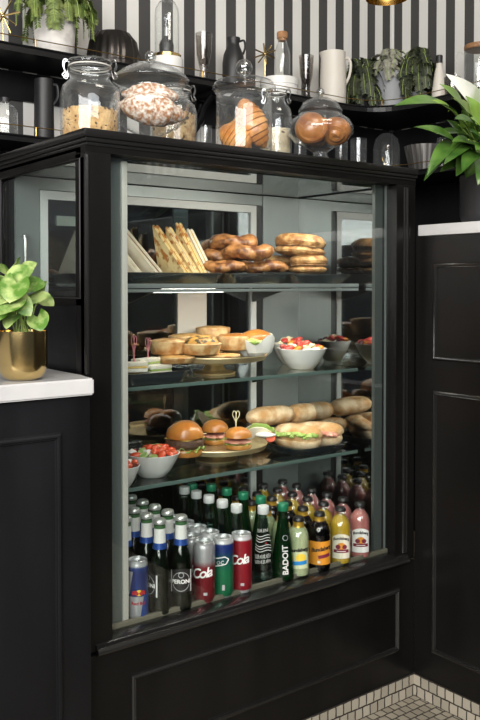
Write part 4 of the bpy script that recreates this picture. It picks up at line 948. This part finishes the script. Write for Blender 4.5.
SA2 = [(a, b.replace('front white salad bowl', 'salad bowl behind the corner post'), c_, d_, e_, f_, g_.replace('front salad', 'corner salad')) for a, b, c_, d_, e_, f_, g_ in SAL]
pieces(xa2, .262, z3s, .039, 14, SA2, 14, .052)
bowl('white salad bowl at the very left end of the lower shelf, in front', .163, .157, z3s, .040, .046)
SA3 = [(a, b.replace('front white salad bowl', 'leftmost front salad bowl on the lower shelf'), c_, d_, e_, f_, g_.replace('front salad', 'leftmost salad')) for a, b, c_, d_, e_, f_, g_ in SAL]
pieces(.163, .157, z3s, .035, 12, SA3, 17, .046)
yst3 = .258; xs3 = X(216.5, yst3); r3 = 59*sc(216, yst3)-.008; hs3 = .034
cake_stand('brass footed cake stand holding the burgers on the lower shelf', xs3, yst3, z3s, .128, hs3, GOLDT)
zb3 = z3s+hs3+.0004
def burger(label, px, Y, r, h, kind, grp):
    t = thing('burger', label, 'burger', (X(px, Y), Y, zb3), 0, grp)
    obj('bun_base', la([(0, .0005), (r*.90, .0005), (r*.97, h*.06), (r*.98, h*.17), (r*.93, h*.22), (0, h*.22)], 36), BUNT, t)
    if kind == 'beef':
        bm = BM(); lathe(bm, [(0, h*.25), (r*.95, h*.25), (r*1.04, h*.32), (r*1.03, h*.45), (r*.96, h*.50), (0, h*.50)], 40)
        for v in bm.verts: v.co *= 1+.05*noise.noise(v.co*120)
        obj('patty', bm, PATTY, t)
    else:
        bm = BM()
        for k in range(5): blob(bm, (r*.45*math.cos(k*1.26), r*.45*math.sin(k*1.26), h*.33), (r*.6, r*.5, h*.10), .25, 80, 2, k)
        obj('ham', bm, HAM, t)
    bm = BM(); n = 48; rings = []
    for q_ in ((.2, .7, .96, 1.08) if kind == 'beef' else (.2, .6, .85, .98)): rings.append([bm.verts.new((r*q_*math.cos(2*PI*k/n), r*q_*math.sin(2*PI*k/n), h*.235+.004*q_**3*math.sin(k*1.7)+.003*q_**3*math.sin(k*.63+2)-.004*(q_ > 1.1))) for k in range(n)])
    for A, B in zip(rings, rings[1:]):
        for k in range(n): j = (k+1) % n; bm.faces.new((A[k], A[j], B[j], B[k]))
    thicken(bm, .0008); obj('lettuce', bm, LETT, t)
    z_ = h*.50
    if kind == 'beef': obj('cheese', prism(BM(), [(r*1.08*math.cos(PI/4*k+.3)*(1 if k % 2 else .8), r*1.08*math.sin(PI/4*k+.3)*(1 if k % 2 else .8)) for k in range(8)], h*.505, h*.525), CHEESE, t)
    bm = la([(0, z_+.002), (r*.95, z_+.002), (r*1.0, z_+h*.05), (r*.99, z_+h*.14), (r*.88, z_+h*.30), (r*.62, z_+h*.42), (r*.3, z_+h*.48), (0, z_+h*.5)], 40)
    for v in bm.verts: v.co *= 1+.02*noise.noise(v.co*40)
    obj('bun_top', bm, BUNT, t); return t
g = 'burgers on the brass stand'
burger('large burger with dark thick patty at the left of the brass stand', 184.5, .215, .045, .080, 'beef', g)
burger('small burger with ham filling in the middle, behind the front one', 215, .285, .034, .062, 'ham', g)
burger('small burger with pink ham filling at the front right of the stand', 238, .20, .034, .054, 'ham', g)
burger('burger at the back of the brass stand behind the large one', 186, .33, .036, .060, 'beef', g)
# folded wrap with tomato
c = Vector((X(259, .265), .265, zb3)); t = thing('folded_wrap', 'pale folded wrap with tomato and lettuce at the right of the brass stand', 'wrap', c, -YAW-.1)
bm = BM(); n = 18
for s_ in (-1, 1):
    P = [(.044*math.cos(PI*k/n), .044*math.sin(PI*k/n)*.95) for k in range(n+1)]
    A = [bm.verts.new((x, .004+s_*(.010-.006*(z/.044)), z+.001)) for x, z in P]; B = [bm.verts.new((x, .004+s_*(.0125-.006*(z/.044)), z+.001)) for x, z in P]
    bm.faces.new(A); bm.faces.new(B)
    for k in range(n): bm.faces.new((A[k], A[k+1], B[k+1], B[k]))
    bm.faces.new((A[n], A[0], B[0], B[n]))
xf(bm, RX(.55)); obj('flatbread', bm, PALE, t)
obj('lettuce', xf(bl((.004, .004, .020), (.040, .008, .026), .35, 90, 3, 4), RX(.55)), LETT, t)
bm = BM(); lathe(bm, [(0, -.004), (.013, -.004), (.014, 0), (.013, .004), (0, .004)], 20); xf(bm, Matrix.Translation((.032, -.026, .010)) @ RX(1.1)); obj('tomato_slice', bm, TOM, t)
bm = BM(); blob(bm, (.02, -.026, .016), (.026, .012, .007), .3, 90, 3, 5); obj('cream_filling', bm, FETA, t)
pick('pale bamboo knot pick standing behind the front small burger', 236, 411, 430, .225, BAMBOO, None, .008)
# slate tray with baguette sandwiches
tray('serving_tray', 'black tray of filled baguettes at the right of the lower shelf', .662, .848, .142, .280, z3s, .020, SLATE, .014)
g = 'filled baguettes on the black tray'
def baguette_bm(L, R, sd, amp=.05):
    bm = BM(); n = 30; pts = []; rr_ = []
    for i in range(n+1):
        t_ = i/n; u = 2*t_-1; pts.append((u*L/2, .004*math.sin(t_*4+sd), 0)); rr_.append(R*max(.02, (1-abs(u)**3.2))**.5)
    tube(bm, pts, rr_, 20)
    for v in bm.verts: v.co.y *= 1+amp*noise.noise(v.co*35+Vector((sd, 0, 0))); v.co.z *= (1+amp*noise.noise(v.co*30+Vector((0, sd, 0))))*.86
    return bm
for k, (xx, yy, rz, lb) in enumerate([(.719, .212, -1.10, 'filled baguette sandwich with green leaves, left of two on the black tray'), (.793, .212, -1.12, 'filled baguette sandwich, right of two on the black tray')]):
    t = thing('baguette_sandwich', lb, 'sandwich', (xx, yy, z3s+.0045), rz, g)
    bm = baguette_bm(.138, .031, k*3+1); 
    for v in bm.verts: v.co.z = max(v.co.z*.85, -.006) ; v.co.z += .044
    lo_ = baguette_bm(.136, .031, k*3+1)
    for v in lo_.verts: v.co.z = min(v.co.z*.95, .008+.25*v.co.y)+.0265
    obj('baguette_top', xf(bm, Matrix.Translation((0, .018, .0)) @ RX(.25)), BAGU, t); obj('baguette_base', lo_, BAGU, t)
    fb = BM(); rnd = random.Random(k)
    for i in range(16): blob(fb, (-.058+.0077*i, -.020+rnd.uniform(-.003, .003)-.004*(1-abs(i-8)/8), .040+rnd.uniform(-.003, .006)), (.010, .011, .006), .5, 120, 2, i)
    obj('salad_leaves' if k == 0 else 'ham', fb, LETT if k == 0 else HAM, t)
g = 'plain baguettes piled at the back of the lower shelf'
for k, (px, py, Y, L, rz, lb) in enumerate([(271, 415.5, .325, .165, .05, 'plain floured baguette on top of the pile behind the filled ones, left'), (303, 413, .335, .120, .1, 'plain floured baguette on top of the pile behind the filled ones, right')]):
    c = pt(px, py, Y); o = obj('baguette', xf(baguette_bm(L, .031, 11+k), RZ(-.12+rz) @ RY(.02)), BAGU, loc=c); tag(o, lb, 'baguette', g)
for k, (xx, yy) in enumerate([(.66, .338), (.80, .338)]):
    o = obj('baguette', xf(baguette_bm(.15 if k == 0 else .12, .030, 21+k), RZ(.02)), BAGU, loc=(xx, yy, z3s+.0265)); tag(o, ['plain baguette at the bottom of the rear pile, left, mostly hidden', 'plain baguette at the bottom of the rear pile, right, mostly hidden'][k], 'baguette', g)
# SECTION
# ================================================================== bottles and cans on the case floor
zf = GB+.0006
ORD = ['frontmost', 'second from the glass', 'third from the glass', 'fourth from the glass', 'fifth from the glass', 'rearmost']
def caz(x, y): return math.atan2(CAM.y-y, CAM.x-x)
LWHITE = mat('white_print', (.78, .77, .74), .45); LBLUE = mat('blue_print', (.02, .07, .30), .35, .3); LRED = mat('red_print', (.45, .012, .02), .4); LYEL = mat('yellow_print', (.80, .56, .06), .4)
LORG = mat('orange_paper_label', (.66, .26, .02), .5); LBLK = mat('black_print', (.012, .010, .010), .5); LCYAN = mat('bright_blue_print', (.02, .22, .52), .4); LMAR = mat('maroon_print', (.18, .02, .04), .4); LCRM = mat('cream_paper_label', (.70, .66, .52), .5); LSIL = mat('silver_print', (.62, .63, .65), .35, .6)
CANLID = mat('can_lid_metal', (.66, .67, .67), .28, .9); GOLDCAP = mat('gold_crown_cap', (.70, .42, .06), .3, .6); BLKCAP = mat('black_crown_cap', (.02, .018, .018), .35, .3); WHTCAP = mat('white_screw_cap', (.70, .71, .70), .4); SILCAP = mat('silver_crown_cap', (.62, .63, .60), .3, .7)
def at_front(px, py): return ptz(px, py, zf)
def quad_label(w, h, rad, zc, az, lift=.0004, arch=0, nx=14):
    bm = grid_patch(w, h, nx, 6)
    if arch:
        for v in bm.verts:
            if v.co.y > 0: v.co.y += arch*(1-(2*v.co.x/w)**2)*(v.co.y/(h/2))
    return wrap(bm, rad, zc, az, 0, lift)
# ---- cans
def can_bm(r, h): return la([(0, .004), (r*.70, .0015), (r*.78, 0), (r*.86, .004), (r, .012), (r, h-.014), (r*.95, h-.007), (r*.88, h-.002), (r*.90, h), (r*.87, h+.0004)], 36)
def can_lid(r, h):
    bm = la([(r*.87, h+.0004), (r*.84, h-.004), (0, h-.004)], 36); b2 = la([(.004, .0), (.006, .0), (.006, .0012), (.004, .0012), (.004, 0)], 16)
    xf(b2, Matrix.Translation((.004, 0, h-.0036)) @ Matrix.Diagonal((1.3, .9, 1, 1))); me = bpy.data.meshes.new('tmp'); b2.to_mesh(me); b2.free(); bm.from_mesh(me); bpy.data.meshes.remove(me); return bm
RC, HC = .0242, .1305
COLA = bands('red_can_print', [(0, (.5, .5, .5)), (.006, (.5, .5, .5)), (.009, (.25, .008, .017)), (.118, (.27, .009, .018)), (.121, (.6, .6, .6))], .34, .35)
COLAL = bands('silver_and_red_can_print', [(0, (.4, .1, .1)), (.006, (.20, .010, .018)), (.050, (.22, .012, .02)), (.078, (.26, .02, .03)), (.092, (.42, .42, .43)), (.13, (.50, .50, .51))], .34, .6)
LEMO = bands('blue_to_green_can_print', [(0, (.4, .4, .4)), (.006, (.01, .15, .06)), (.060, (.01, .17, .07)), (.088, (.008, .07, .09)), (.105, (.01, .03, .16)), (.118, (.012, .035, .18)), (.121, (.6, .6, .6))], .34, .35)
ENER = bands('blue_and_silver_can_print', [(0, (.5, .5, .52)), (.006, (.52, .53, .56)), (.049, (.55, .56, .58)), (.0505, (.012, .04, .22)), (.100, (.010, .03, .18)), (.108, (.02, .06, .26)), (.112, (.6, .61, .62))], .3, .5)
def can(label, loc, az, kind, grp, r=RC, h=HC):
    t = thing(kind+'_can', label, 'can', loc, 0, grp); body = {'red_cola': COLA, 'silver_cola': COLAL, 'lemon_soda': LEMO, 'energy_drink': ENER}[kind]
    c = obj('can_body', can_bm(r, h), body, t); obj('can_lid', can_lid(r, h), CANLID, t); R0 = lambda z: r
    if 'cola' in kind:
        bm = text_bm('Coca-Cola', .030, .32, .0005, .84)
        obj('lettering', wrap(bm, R0, .072 if kind == 'red_cola' else .062, az-1.55, .13), LWHITE, t)
        sw = BM(); tube(sw, spline([(-.014, -.004, 0), (-.006, .001, 0), (.004, -.001, 0), (.013, .003, 0)], 6), .0008, 5)
        for v in sw.verts: v.co.z = 0
        bm = quad_label(.008, .006, R0, .022, az+.1); obj('small_print', bm, LSIL, t)
    elif kind == 'lemon_soda':
        bm = BM(); P = [(-.016, -.013), (.013, -.006), (.019, .004), (.010, .010), (-.016, .004)]
        bm2 = BM()
        for i in range(5):
            a = Vector((*P[i], 0)); b = Vector((*P[(i+1) % 5], 0)); n_ = (b-a).normalized().cross(Vector((0, 0, 1)))*.0011
            for k in range(6):
                u = a.lerp(b, k/6); v = a.lerp(b, (k+1)/6); bm2.faces.new([bm2.verts.new(p_) for p_ in (u-n_, v-n_, v+n_, u+n_)])
        obj('emblem', wrap(bm2, R0, .083, az-.25), LWHITE, t)
        obj('lettering', wrap(text_bm('oc', .017, .2, .0003), R0, .081, az-.30, .12), LSIL, t)
        obj('small_print', quad_label(.006, .012, R0, .025, az+.05), LSIL, t)
    else:
        # silver quarters slanting against the blue ones
        for s_, z_ in ((-1, .078), (1, .030)):
            bm = grid_patch(.022, .047, 8, 6, lambda x, y: (x+y*.18, y)); obj('print_panel', wrap(bm, R0, z_, az+s_*.0+(-1.15 if s_ < 0 else .95)), LSIL if s_ < 0 else LBLUE, t)
        obj('sun_emblem', wrap(disc_patch(.0065, .0065), R0, .058, az+.12), LYEL, t)
        for s_ in (-1, 1):
            bm = BM(); P = [(0, -.001), (.004, .004), (.010, .005), (.014, .002), (.013, -.005), (.008, -.003), (.004, -.006)]
            bm.faces.new([bm.verts.new((s_*x, y, 0)) for x, y in P]); bmesh.ops.triangulate(bm, faces=bm.faces[:])
            obj('red_emblem', wrap(bm, R0, .058, az+.12, 0, .0009), LRED, t)
        obj('lettering', wrap(text_bm('Red Bull', .0095, 0, .0002), R0, .036, az+.12, 0), LRED, t)
    return t
# columns: the front one has its place from the photograph, the rest run back in line
DY = .0535
def column(fn, x, y0, n, dx=0, first=0, last=None):
    for k in range(first, n): fn(k, x+dx*k, y0+DY*k)
proto = {}
def place(key, make, label, loc, az):
    if key not in proto: proto[key] = (make(label, (0, 0, 0), 0), ); o = proto[key][0]; o.location = loc; o.rotation_euler = (0, 0, az); return o
    return dup(proto[key][0], loc, az, label)
eb = at_front(138.5, 617.5)
place('energy', lambda l, p_, a: can(l, p_, a, 'energy_drink', None, .0216, .1215), 'slim blue and silver energy drink can at the front left corner of the display', (eb.x, eb.y+.003, zf), caz(eb.x, eb.y))
def cans(kind, colname, x, y0, n, daz=0, start=0):
    for k in range(start, n):
        yy = y0+.0505*k
        place(kind, lambda l, p_, a: can(l, p_, a, kind, kind.replace('_', ' ')+' cans in the display'), '%s, %s' % (colname, ORD[k]), (x, yy, zf), caz(x, yy)+daz+(.0 if k == 0 else k*1.1))
cans('silver_cola', 'silver and red cola can in the row beside the beer bottles', .305, .046, 5)
cans('lemon_soda', 'blue and green soda can between the cola rows', .3555, .046, 3)
cans('red_cola', 'bright red cola can, right of the green can', .4045, .043, 1)
cans('red_cola', 'red cola can standing behind the green cans', .3555, .046, 5, .5, 3)
# ---- green beer bottles
BGRN = glass('dark_green_bottle_glass', (.06, .17, .04), .05); 
BEERP = [(0, 0), (.0215, 0), (.0235, .003), (.0238, .012), (.0238, .098), (.0215, .114), (.0150, .134), (.0122, .150), (.0112, .186), (.0128, .188), (.0128, .193), (.0112, .195)]
def beer(label, loc, az):
    t = thing('beer_bottle', label, 'bottle', loc, 0, 'green beer bottles in the display'); R0 = prad(BEERP)
    obj('bottle_glass', la(BEERP+[(0, .195)], 32), BGRN, t, smooth=50)
    obj('beer', la([(0, .003), (.0212, .003), (.0218, .012), (.0218, .097), (.0196, .112), (.0132, .133), (.0105, .148), (0, .150)], 28), mat('beer_in_green_glass', (.06, .075, .012), .2) if 'beer_in_green_glass' not in bpy.data.materials else bpy.data.materials['beer_in_green_glass'], t)
    obj('neck_foil', la([(R0(z)+.0006, z) for z in (.146, .155, .17, .182)], 28), LWHITE, t)
    obj('foil_band', la([(R0(z)+.0009, z) for z in (.136, .140, .147, .1485)], 28), LBLUE, t)
    obj('foil_ring', la([(R0(z)+.0010, z) for z in (.1785, .1855)], 28), mat('green_print', (.04, .12, .04), .4) if 'green_print' not in bpy.data.materials else bpy.data.materials['green_print'], t)
    obj('crown_cap', la([(.0136, .1875), (.0142, .189), (.0132, .195), (.011, .1975), (0, .1985)], 36, fl=lambda a, r, z: r*(1+.03*math.cos(21*a)) if z < .191 else r), SILCAP, t)
    lab = obj('label', quad_label(.042, .046, R0, .062, 0, .0004, .004), LBLK, t)
    obj('name_band', quad_label(.043, .0125, R0, .062, 0, .0012), LBLK, lab); obj('lettering', wrap(text_bm('PERONI', .0118, 0, .0004), R0, .062, 0, 0, .0017), LWHITE, lab)
    obj('crest', wrap(ring_patch(.006, .006, .0014), R0, .076, 0, 0, .0009), LSIL, lab)
    obj('border', wrap(ring_patch(.0195, .0205, .0013, 36), R0, .062, 0, 0, .0008), LSIL, lab)
    sh = BM(); lathe(sh, [(R0(.04)+.0007, .040), (R0(.045)+.0007, .045)], 36)
    for s_ in (-1, 1):
        bm = grid_patch(.003, .046, 2, 6); obj('label_edge', wrap(bm, R0, .062, s_*.98, 0, .0006), LWHITE, lab)
    sh.free(); return t
AC = (.2445, .046); a0 = (.198, .062)
names = {(0, 0): 'green beer bottle facing us with its PERONI label, beside the cola cans'}
bcols = [('right column of beer bottles', AC[0], AC[1], 0.0), ('middle column of beer bottles', .1935, .050, -1.25), ('left column of beer bottles', .1440, .108, -1.1)]
for ci, (cn, x, y0, da) in enumerate(bcols):
    for k in range(6 if ci < 2 else 5):
        yy = y0+.053*k
        if yy > .362: continue
        lb = 'green beer bottle with printed label facing out, beside the cola cans' if (ci, k) == (0, 0) else 'green beer bottle in the %s, %s' % (cn, ORD[k])
        place('beer', beer, lb, (x, yy, zf), caz(x, yy)+da+(.25 if k % 2 else 0)+(0 if (ci, k) == (0, 0) else .2*k))
# ---- clear ribbed mineral water bottles and green water bottles
WATG = glass('clear_bottle_glass', (.86, .92, .90), .05); WATER = glass('still_water', (.72, .82, .80), .03)
CLP = [(0, 0), (.0215, 0), (.0235, .004), (.0238, .020), (.0225, .055), (.0185, .095), (.0135, .130), (.0112, .150), (.0112, .164), (.0125, .166), (.0125, .170), (.0112, .1715)]
def clearb(label, loc, az):
    t = thing('water_bottle', label, 'bottle', loc, 0, 'clear water bottles in the display'); R0 = prad(CLP)
    obj('bottle_glass', la(shell(CLP, .0018), 32), WATG, t, smooth=50); obj('water', la([(0, .003)]+[(r-.0022, z) for r, z in CLP[2:8] if z > .003]+[(0, .15)], 28), WATER, t)
    obj('screw_cap', la([(.0128, .158), (.0134, .159), (.0134, .174), (.0125, .176), (0, .1765)], 40, fl=lambda a, r, z: r*(1+.02*math.cos(26*a)) if z < .17 else r), WHTCAP, t)
    return t
def printed(t):
    R0 = prad(CLP)
    for z_ in (.110, .104, .098, .088, .082, .076):
        bm = BM(); n = 24; w_ = R0(z_)*2.2
        for k in range(n):
            x0 = -w_/2+w_*k/n; x1 = x0+w_/n; y = .0022*math.sin(x0*180); y2 = .0022*math.sin(x1*180)
            bm.faces.new([bm.verts.new(p_) for p_ in ((x0, y-.0008, 0), (x1, y2-.0008, 0), (x1, y2+.0008, 0), (x0, y+.0008, 0))])
        obj('white_ribbon_print', wrap(bm, R0, z_, 0), LWHITE, t)
    for z_, sz in ((.064, .010), (.052, .0085), (.122, .008)):
        bm = BM(); rnd = random.Random(int(z_*1000)); n = int(R0(z_)*1.9/.0034)
        for k in range(n):
            x0 = (k-n/2)*.0034; ht = sz*rnd.choice((.35, .5, .5)); sl = rnd.choice((-.0008, 0, .0008))
            bm.faces.new([bm.verts.new(p_) for p_ in ((x0-.0005, -ht, 0), (x0+.0006, -ht, 0), (x0+.0006+sl, ht, 0), (x0-.0005+sl, ht, 0))])
        obj('white_stroke_print', wrap(bm, R0, z_, 0, .1), LWHITE, t)
    obj('red_mark', wrap(disc_patch(.003, .0014), R0, .094, .35), LRED, t)
BADG = glass('bright_green_bottle_glass', (.05, .30, .15), .06)
BADP = [(0, 0), (.0240, 0), (.0262, .004), (.0266, .020), (.0250, .048), (.0205, .085), (.0155, .115), (.0122, .140), (.0108, .160), (.0122, .162), (.0122, .168), (.0108, .170)]
def badoit(label, loc, az):
    t = thing('green_water_bottle', label, 'bottle', loc, 0, 'green sparkling water bottles in the display'); R0 = prad(BADP)
    obj('bottle_glass', la(BADP+[(0, .170)], 36), BADG, t, smooth=50)
    obj('water', la([(0, .003)]+[(r-.0022, z) for r, z in BADP[2:9]]+[(0, .158)], 28), mat('green_tinted_water', (.010, .17, .075), .12) if 'green_tinted_water' not in bpy.data.materials else bpy.data.materials['green_tinted_water'], t)
    obj('screw_cap', la([(.0124, .160), (.0130, .161), (.0130, .1755), (.0122, .177), (0, .1775)], 40), mat('green_screw_cap', (.02, .22, .11), .35, .2) if 'green_screw_cap' not in bpy.data.materials else bpy.data.materials['green_screw_cap'], t)
    obj('lettering', wrap(text_bm('BADOIT', .0185, 0, .0004, 1.0), R0, .050, .26, PI/2), LWHITE, t)
    obj('emblem', wrap(ring_patch(.0065, .0065, .0012), R0, .100, .30), LSIL, t)
    return t
w0 = (.482, .060)
o = clearb('clear water bottle with white curving print, between red can and green bottle', (*w0, zf), 0); o.rotation_euler = (0, 0, caz(*w0)); printed(o)
cproto = clearb('clear unprinted water bottle with white cap directly behind the red cola can', (.4405, .108, zf), 0)
dup(cproto, (.4390, .162, zf), .4, 'clear unprinted water bottle with white cap, second behind the red cola can')
for k in range(3): dup(cproto, (.4385, .217+.054*k, zf), k, 'clear unprinted water bottle with white cap, %s behind the red cola can' % ['third', 'fourth', 'last'][k])
gproto = badoit('green water bottle with BADOIT lettering at the front', (.531, .047, zf), 0); gproto['label'] = 'green water bottle with vertical white lettering, frontmost of its row'
gproto.rotation_euler = (0, 0, caz(.531, .047))
for k, (x, y) in enumerate([(.529, .128), (.520, .185), (.512, .243), (.506, .302), (.470, .335)]): dup(gproto, (x, y, zf), caz(x, y)+1.3*k+2, 'green water bottle, %s in the row behind the lettered one' % ['next', 'third', 'fourth', 'fifth', 'last'][k])
# ---- stubby soda bottles
SODG = glass('soda_bottle_glass', (.93, .95, .94), .05)
SODP = [(0, 0), (.0235, 0), (.0262, .004), (.0266, .012), (.0266, .082), (.0258, .094), (.0225, .106), (.0165, .1145), (.0122, .119), (.0108, .129), (.0128, .130), (.0128, .134), (.0112, .136)]
SODA = {'pink': mat('cloudy_pink_soda', (.62, .20, .19), .35, sss=.1), 'yellow': mat('cloudy_yellow_soda', (.66, .40, .03), .35, sss=.1), 'brown': mat('dark_brown_soda', (.020, .007, .003), .2), 'lemon': mat('pale_lemon_soda', (.52, .56, .32), .35, sss=.1)}
BRNG = glass('brown_bottle_glass', (.24, .11, .04), .06)
def soda(kind):
    def make(label, loc, az):
        t = thing({'brown': 'ginger_soda_bottle', 'pink': 'pink_soda_bottle', 'yellow': 'yellow_soda_bottle', 'lemon': 'lemon_soda_bottle'}[kind], label, 'bottle', loc, 0, kind+' soda bottles in the display'); R0 = prad(SODP)
        obj('bottle_glass', la(shell(SODP, .0018), 36), SODG if kind != 'brown' else BRNG, t, smooth=50)
        obj('drink', la([(0, .0025)]+[(r-.0023, max(z, .003)) for r, z in SODP[2:8]]+[(.0092, .120), (0, .1205)], 30), SODA[kind], t)
        obj('crown_cap', la([(.0132, .1285), (.0140, .130), (.0130, .136), (.011, .1385), (0, .139)], 36, fl=lambda a, r, z: r*(1+.03*math.cos(21*a)) if z < .132 else r), BLKCAP, t)
        if kind in ('brown', 'lemon'): obj('neck_band', la([(.0148, .1130), (.0138, .1145), (.0128, .1200), (.0126, .1262), (.0140, .1275), (.0141, .1287)], 30), GOLDCAP, t)
        if kind in ('pink', 'yellow'):
            lab = obj('label', quad_label(.046, .052, R0, .043, 0, .0004, .009), LCRM if kind == 'yellow' else LWHITE, t)
            bm = text_bm('Bundaberg', .0098, 0, .0003, .95)
            for v in bm.verts: v.co.y += .0045*(1-(v.co.x/.021)**2)
            obj('lettering', wrap(bm, R0, .063, 0, 0, .0009), LBLK, lab)
            obj('fruit_picture', wrap(disc_patch(.0105, .0085), R0, .048, 0, 0, .0008), LORG, lab)
            for s_ in (-1, 1): obj('fruit_picture', wrap(disc_patch(.006, .0055), R0, .046, s_*.30, 0, .0009), LMAR, lab)
            obj('ribbon', quad_label(.038, .0075, R0, .0355, 0, .0011, .001), LMAR, lab)
            obj('ribbon_line', quad_label(.022, .0014, R0, .0355, 0, .0016), LWHITE, lab)
        elif kind == 'brown':
            lab = obj('label', quad_label(.062, .056, R0, .045, 0, .0004, 0), LORG, t)
            obj('lettering', wrap(text_bm('Bundaberg', .0135, .25, .0004, .9), R0, .055, .08, .16, .0009), LBLK, lab)
            obj('ribbon', wrap(grid_patch(.030, .008, 10, 3), R0, .038, .35, .16, .0009), LMAR, lab)
            obj('small_print', quad_label(.007, .006, R0, .024, -.15, .0009), LCRM, lab)
        else:
            obj('lettering', wrap(text_bm('Bundaberg', .0118, .15, .0004, .9), R0, .066, -.05, .12, .0005), LBLK, t)
            lab = obj('label', quad_label(.042, .036, R0, .040, 0, .0004, .006), mat('pale_green_label', (.55, .60, .36), .5), t)
            obj('fruit_picture', wrap(disc_patch(.012, .010), R0, .048, .12, 0, .0009), LYEL, lab)
            obj('ribbon', wrap(grid_patch(.032, .009, 10, 3, lambda x, y: (x, y+.1*x)), R0, .036, .05, 0, .0012), LCYAN, lab)
        return t
    return make
for kind, x, y0, desc in [('pink', .789, .050, 'pink soda bottle with white arched label in the rightmost column'), ('yellow', .7165, .046, 'yellow soda bottle with cream arched label, second column from the right'), ('brown', .6445, .044, 'dark ginger soda bottle with orange label, between lemon and yellow columns'), ('lemon', .576, .043, 'pale lemon soda bottle with gold neck band, left of the dark bottles')]:
    for k in range(6):
        yy = y0+.0605*k
        if yy > .36: continue
        d = desc if k == 0 else {'pink': 'pink soda bottle in the rightmost column', 'yellow': 'yellow soda bottle in the second column from the right', 'brown': 'dark ginger soda bottle in the orange-labelled column', 'lemon': 'pale lemon soda bottle left of the dark bottles'}[kind]
        place(kind, soda(kind), '%s, %s' % (d, ORD[k]), (x, yy, zf), caz(x, yy)+(.10 if k == 0 else .35*math.sin(k*2.1)))
# ================================================================== light
w = bpy.data.worlds.new('world'); S.world = w; w.use_nodes = True
w.node_tree.nodes['Background'].inputs['Color'].default_value = (.80, .88, 1, 1); w.node_tree.nodes['Background'].inputs['Strength'].default_value = .07
def area(name, loc, target, sx, sy, power, col=(1, 1, 1)):
    l = bpy.data.lights.new(name, 'AREA'); l.shape = 'RECTANGLE'; l.size = sx; l.size_y = sy; l.energy = power; l.color = col
    o = bpy.data.objects.new(name, l); C.objects.link(o); o.location = loc
    o.rotation_euler = (Vector(target)-Vector(loc)).to_track_quat('-Z', 'Y').to_euler(); return o
area('shop_window_light', (-2.8, -2.4, 2.1), (.5, .3, .95), 3.2, 2.0, 240, (1, .975, .94))
area('ceiling_spot_light', (.5, -.9, 2.8), (.7, .8, 1.5), .8, .6, 22, (1, .90, .78))
area('street_window_light', (-.7, -3.0, 2.45), (.5, .3, .9), 2.4, .9, 48, (.96, .98, 1))
def strip(name, z, y, power, tilt):  # unseen light strips added inside the case to brighten the food
    o = area(name, (.585, y, z), (.585, y+tilt, z-1), .50, .028, power, (1, .93, .84)); return o
strip('case_top_fill', 1.317, .068, 1.9, .55)
strip('shelf_fill', SH[0]-.0205, .152, 1.1, .45)
strip('shelf_fill', SH[1]-.010, .152, .75, .45)
strip('shelf_fill', SH[2]-.010, .152, .12, .3)
S.view_settings.view_transform = 'Standard'; S.view_settings.look = 'None'; S.view_settings.exposure = 0; S.view_settings.gamma = 1
S.view_settings.use_curve_mapping = False
S.cycles.transparent_max_bounces = 40; S.cycles.max_bounces = 12; S.cycles.glossy_bounces = 6; S.cycles.transmission_bounces = 6
S.cycles.caustics_reflective = False; S.cycles.caustics_refractive = False; S.cycles.sample_clamp_indirect = 4
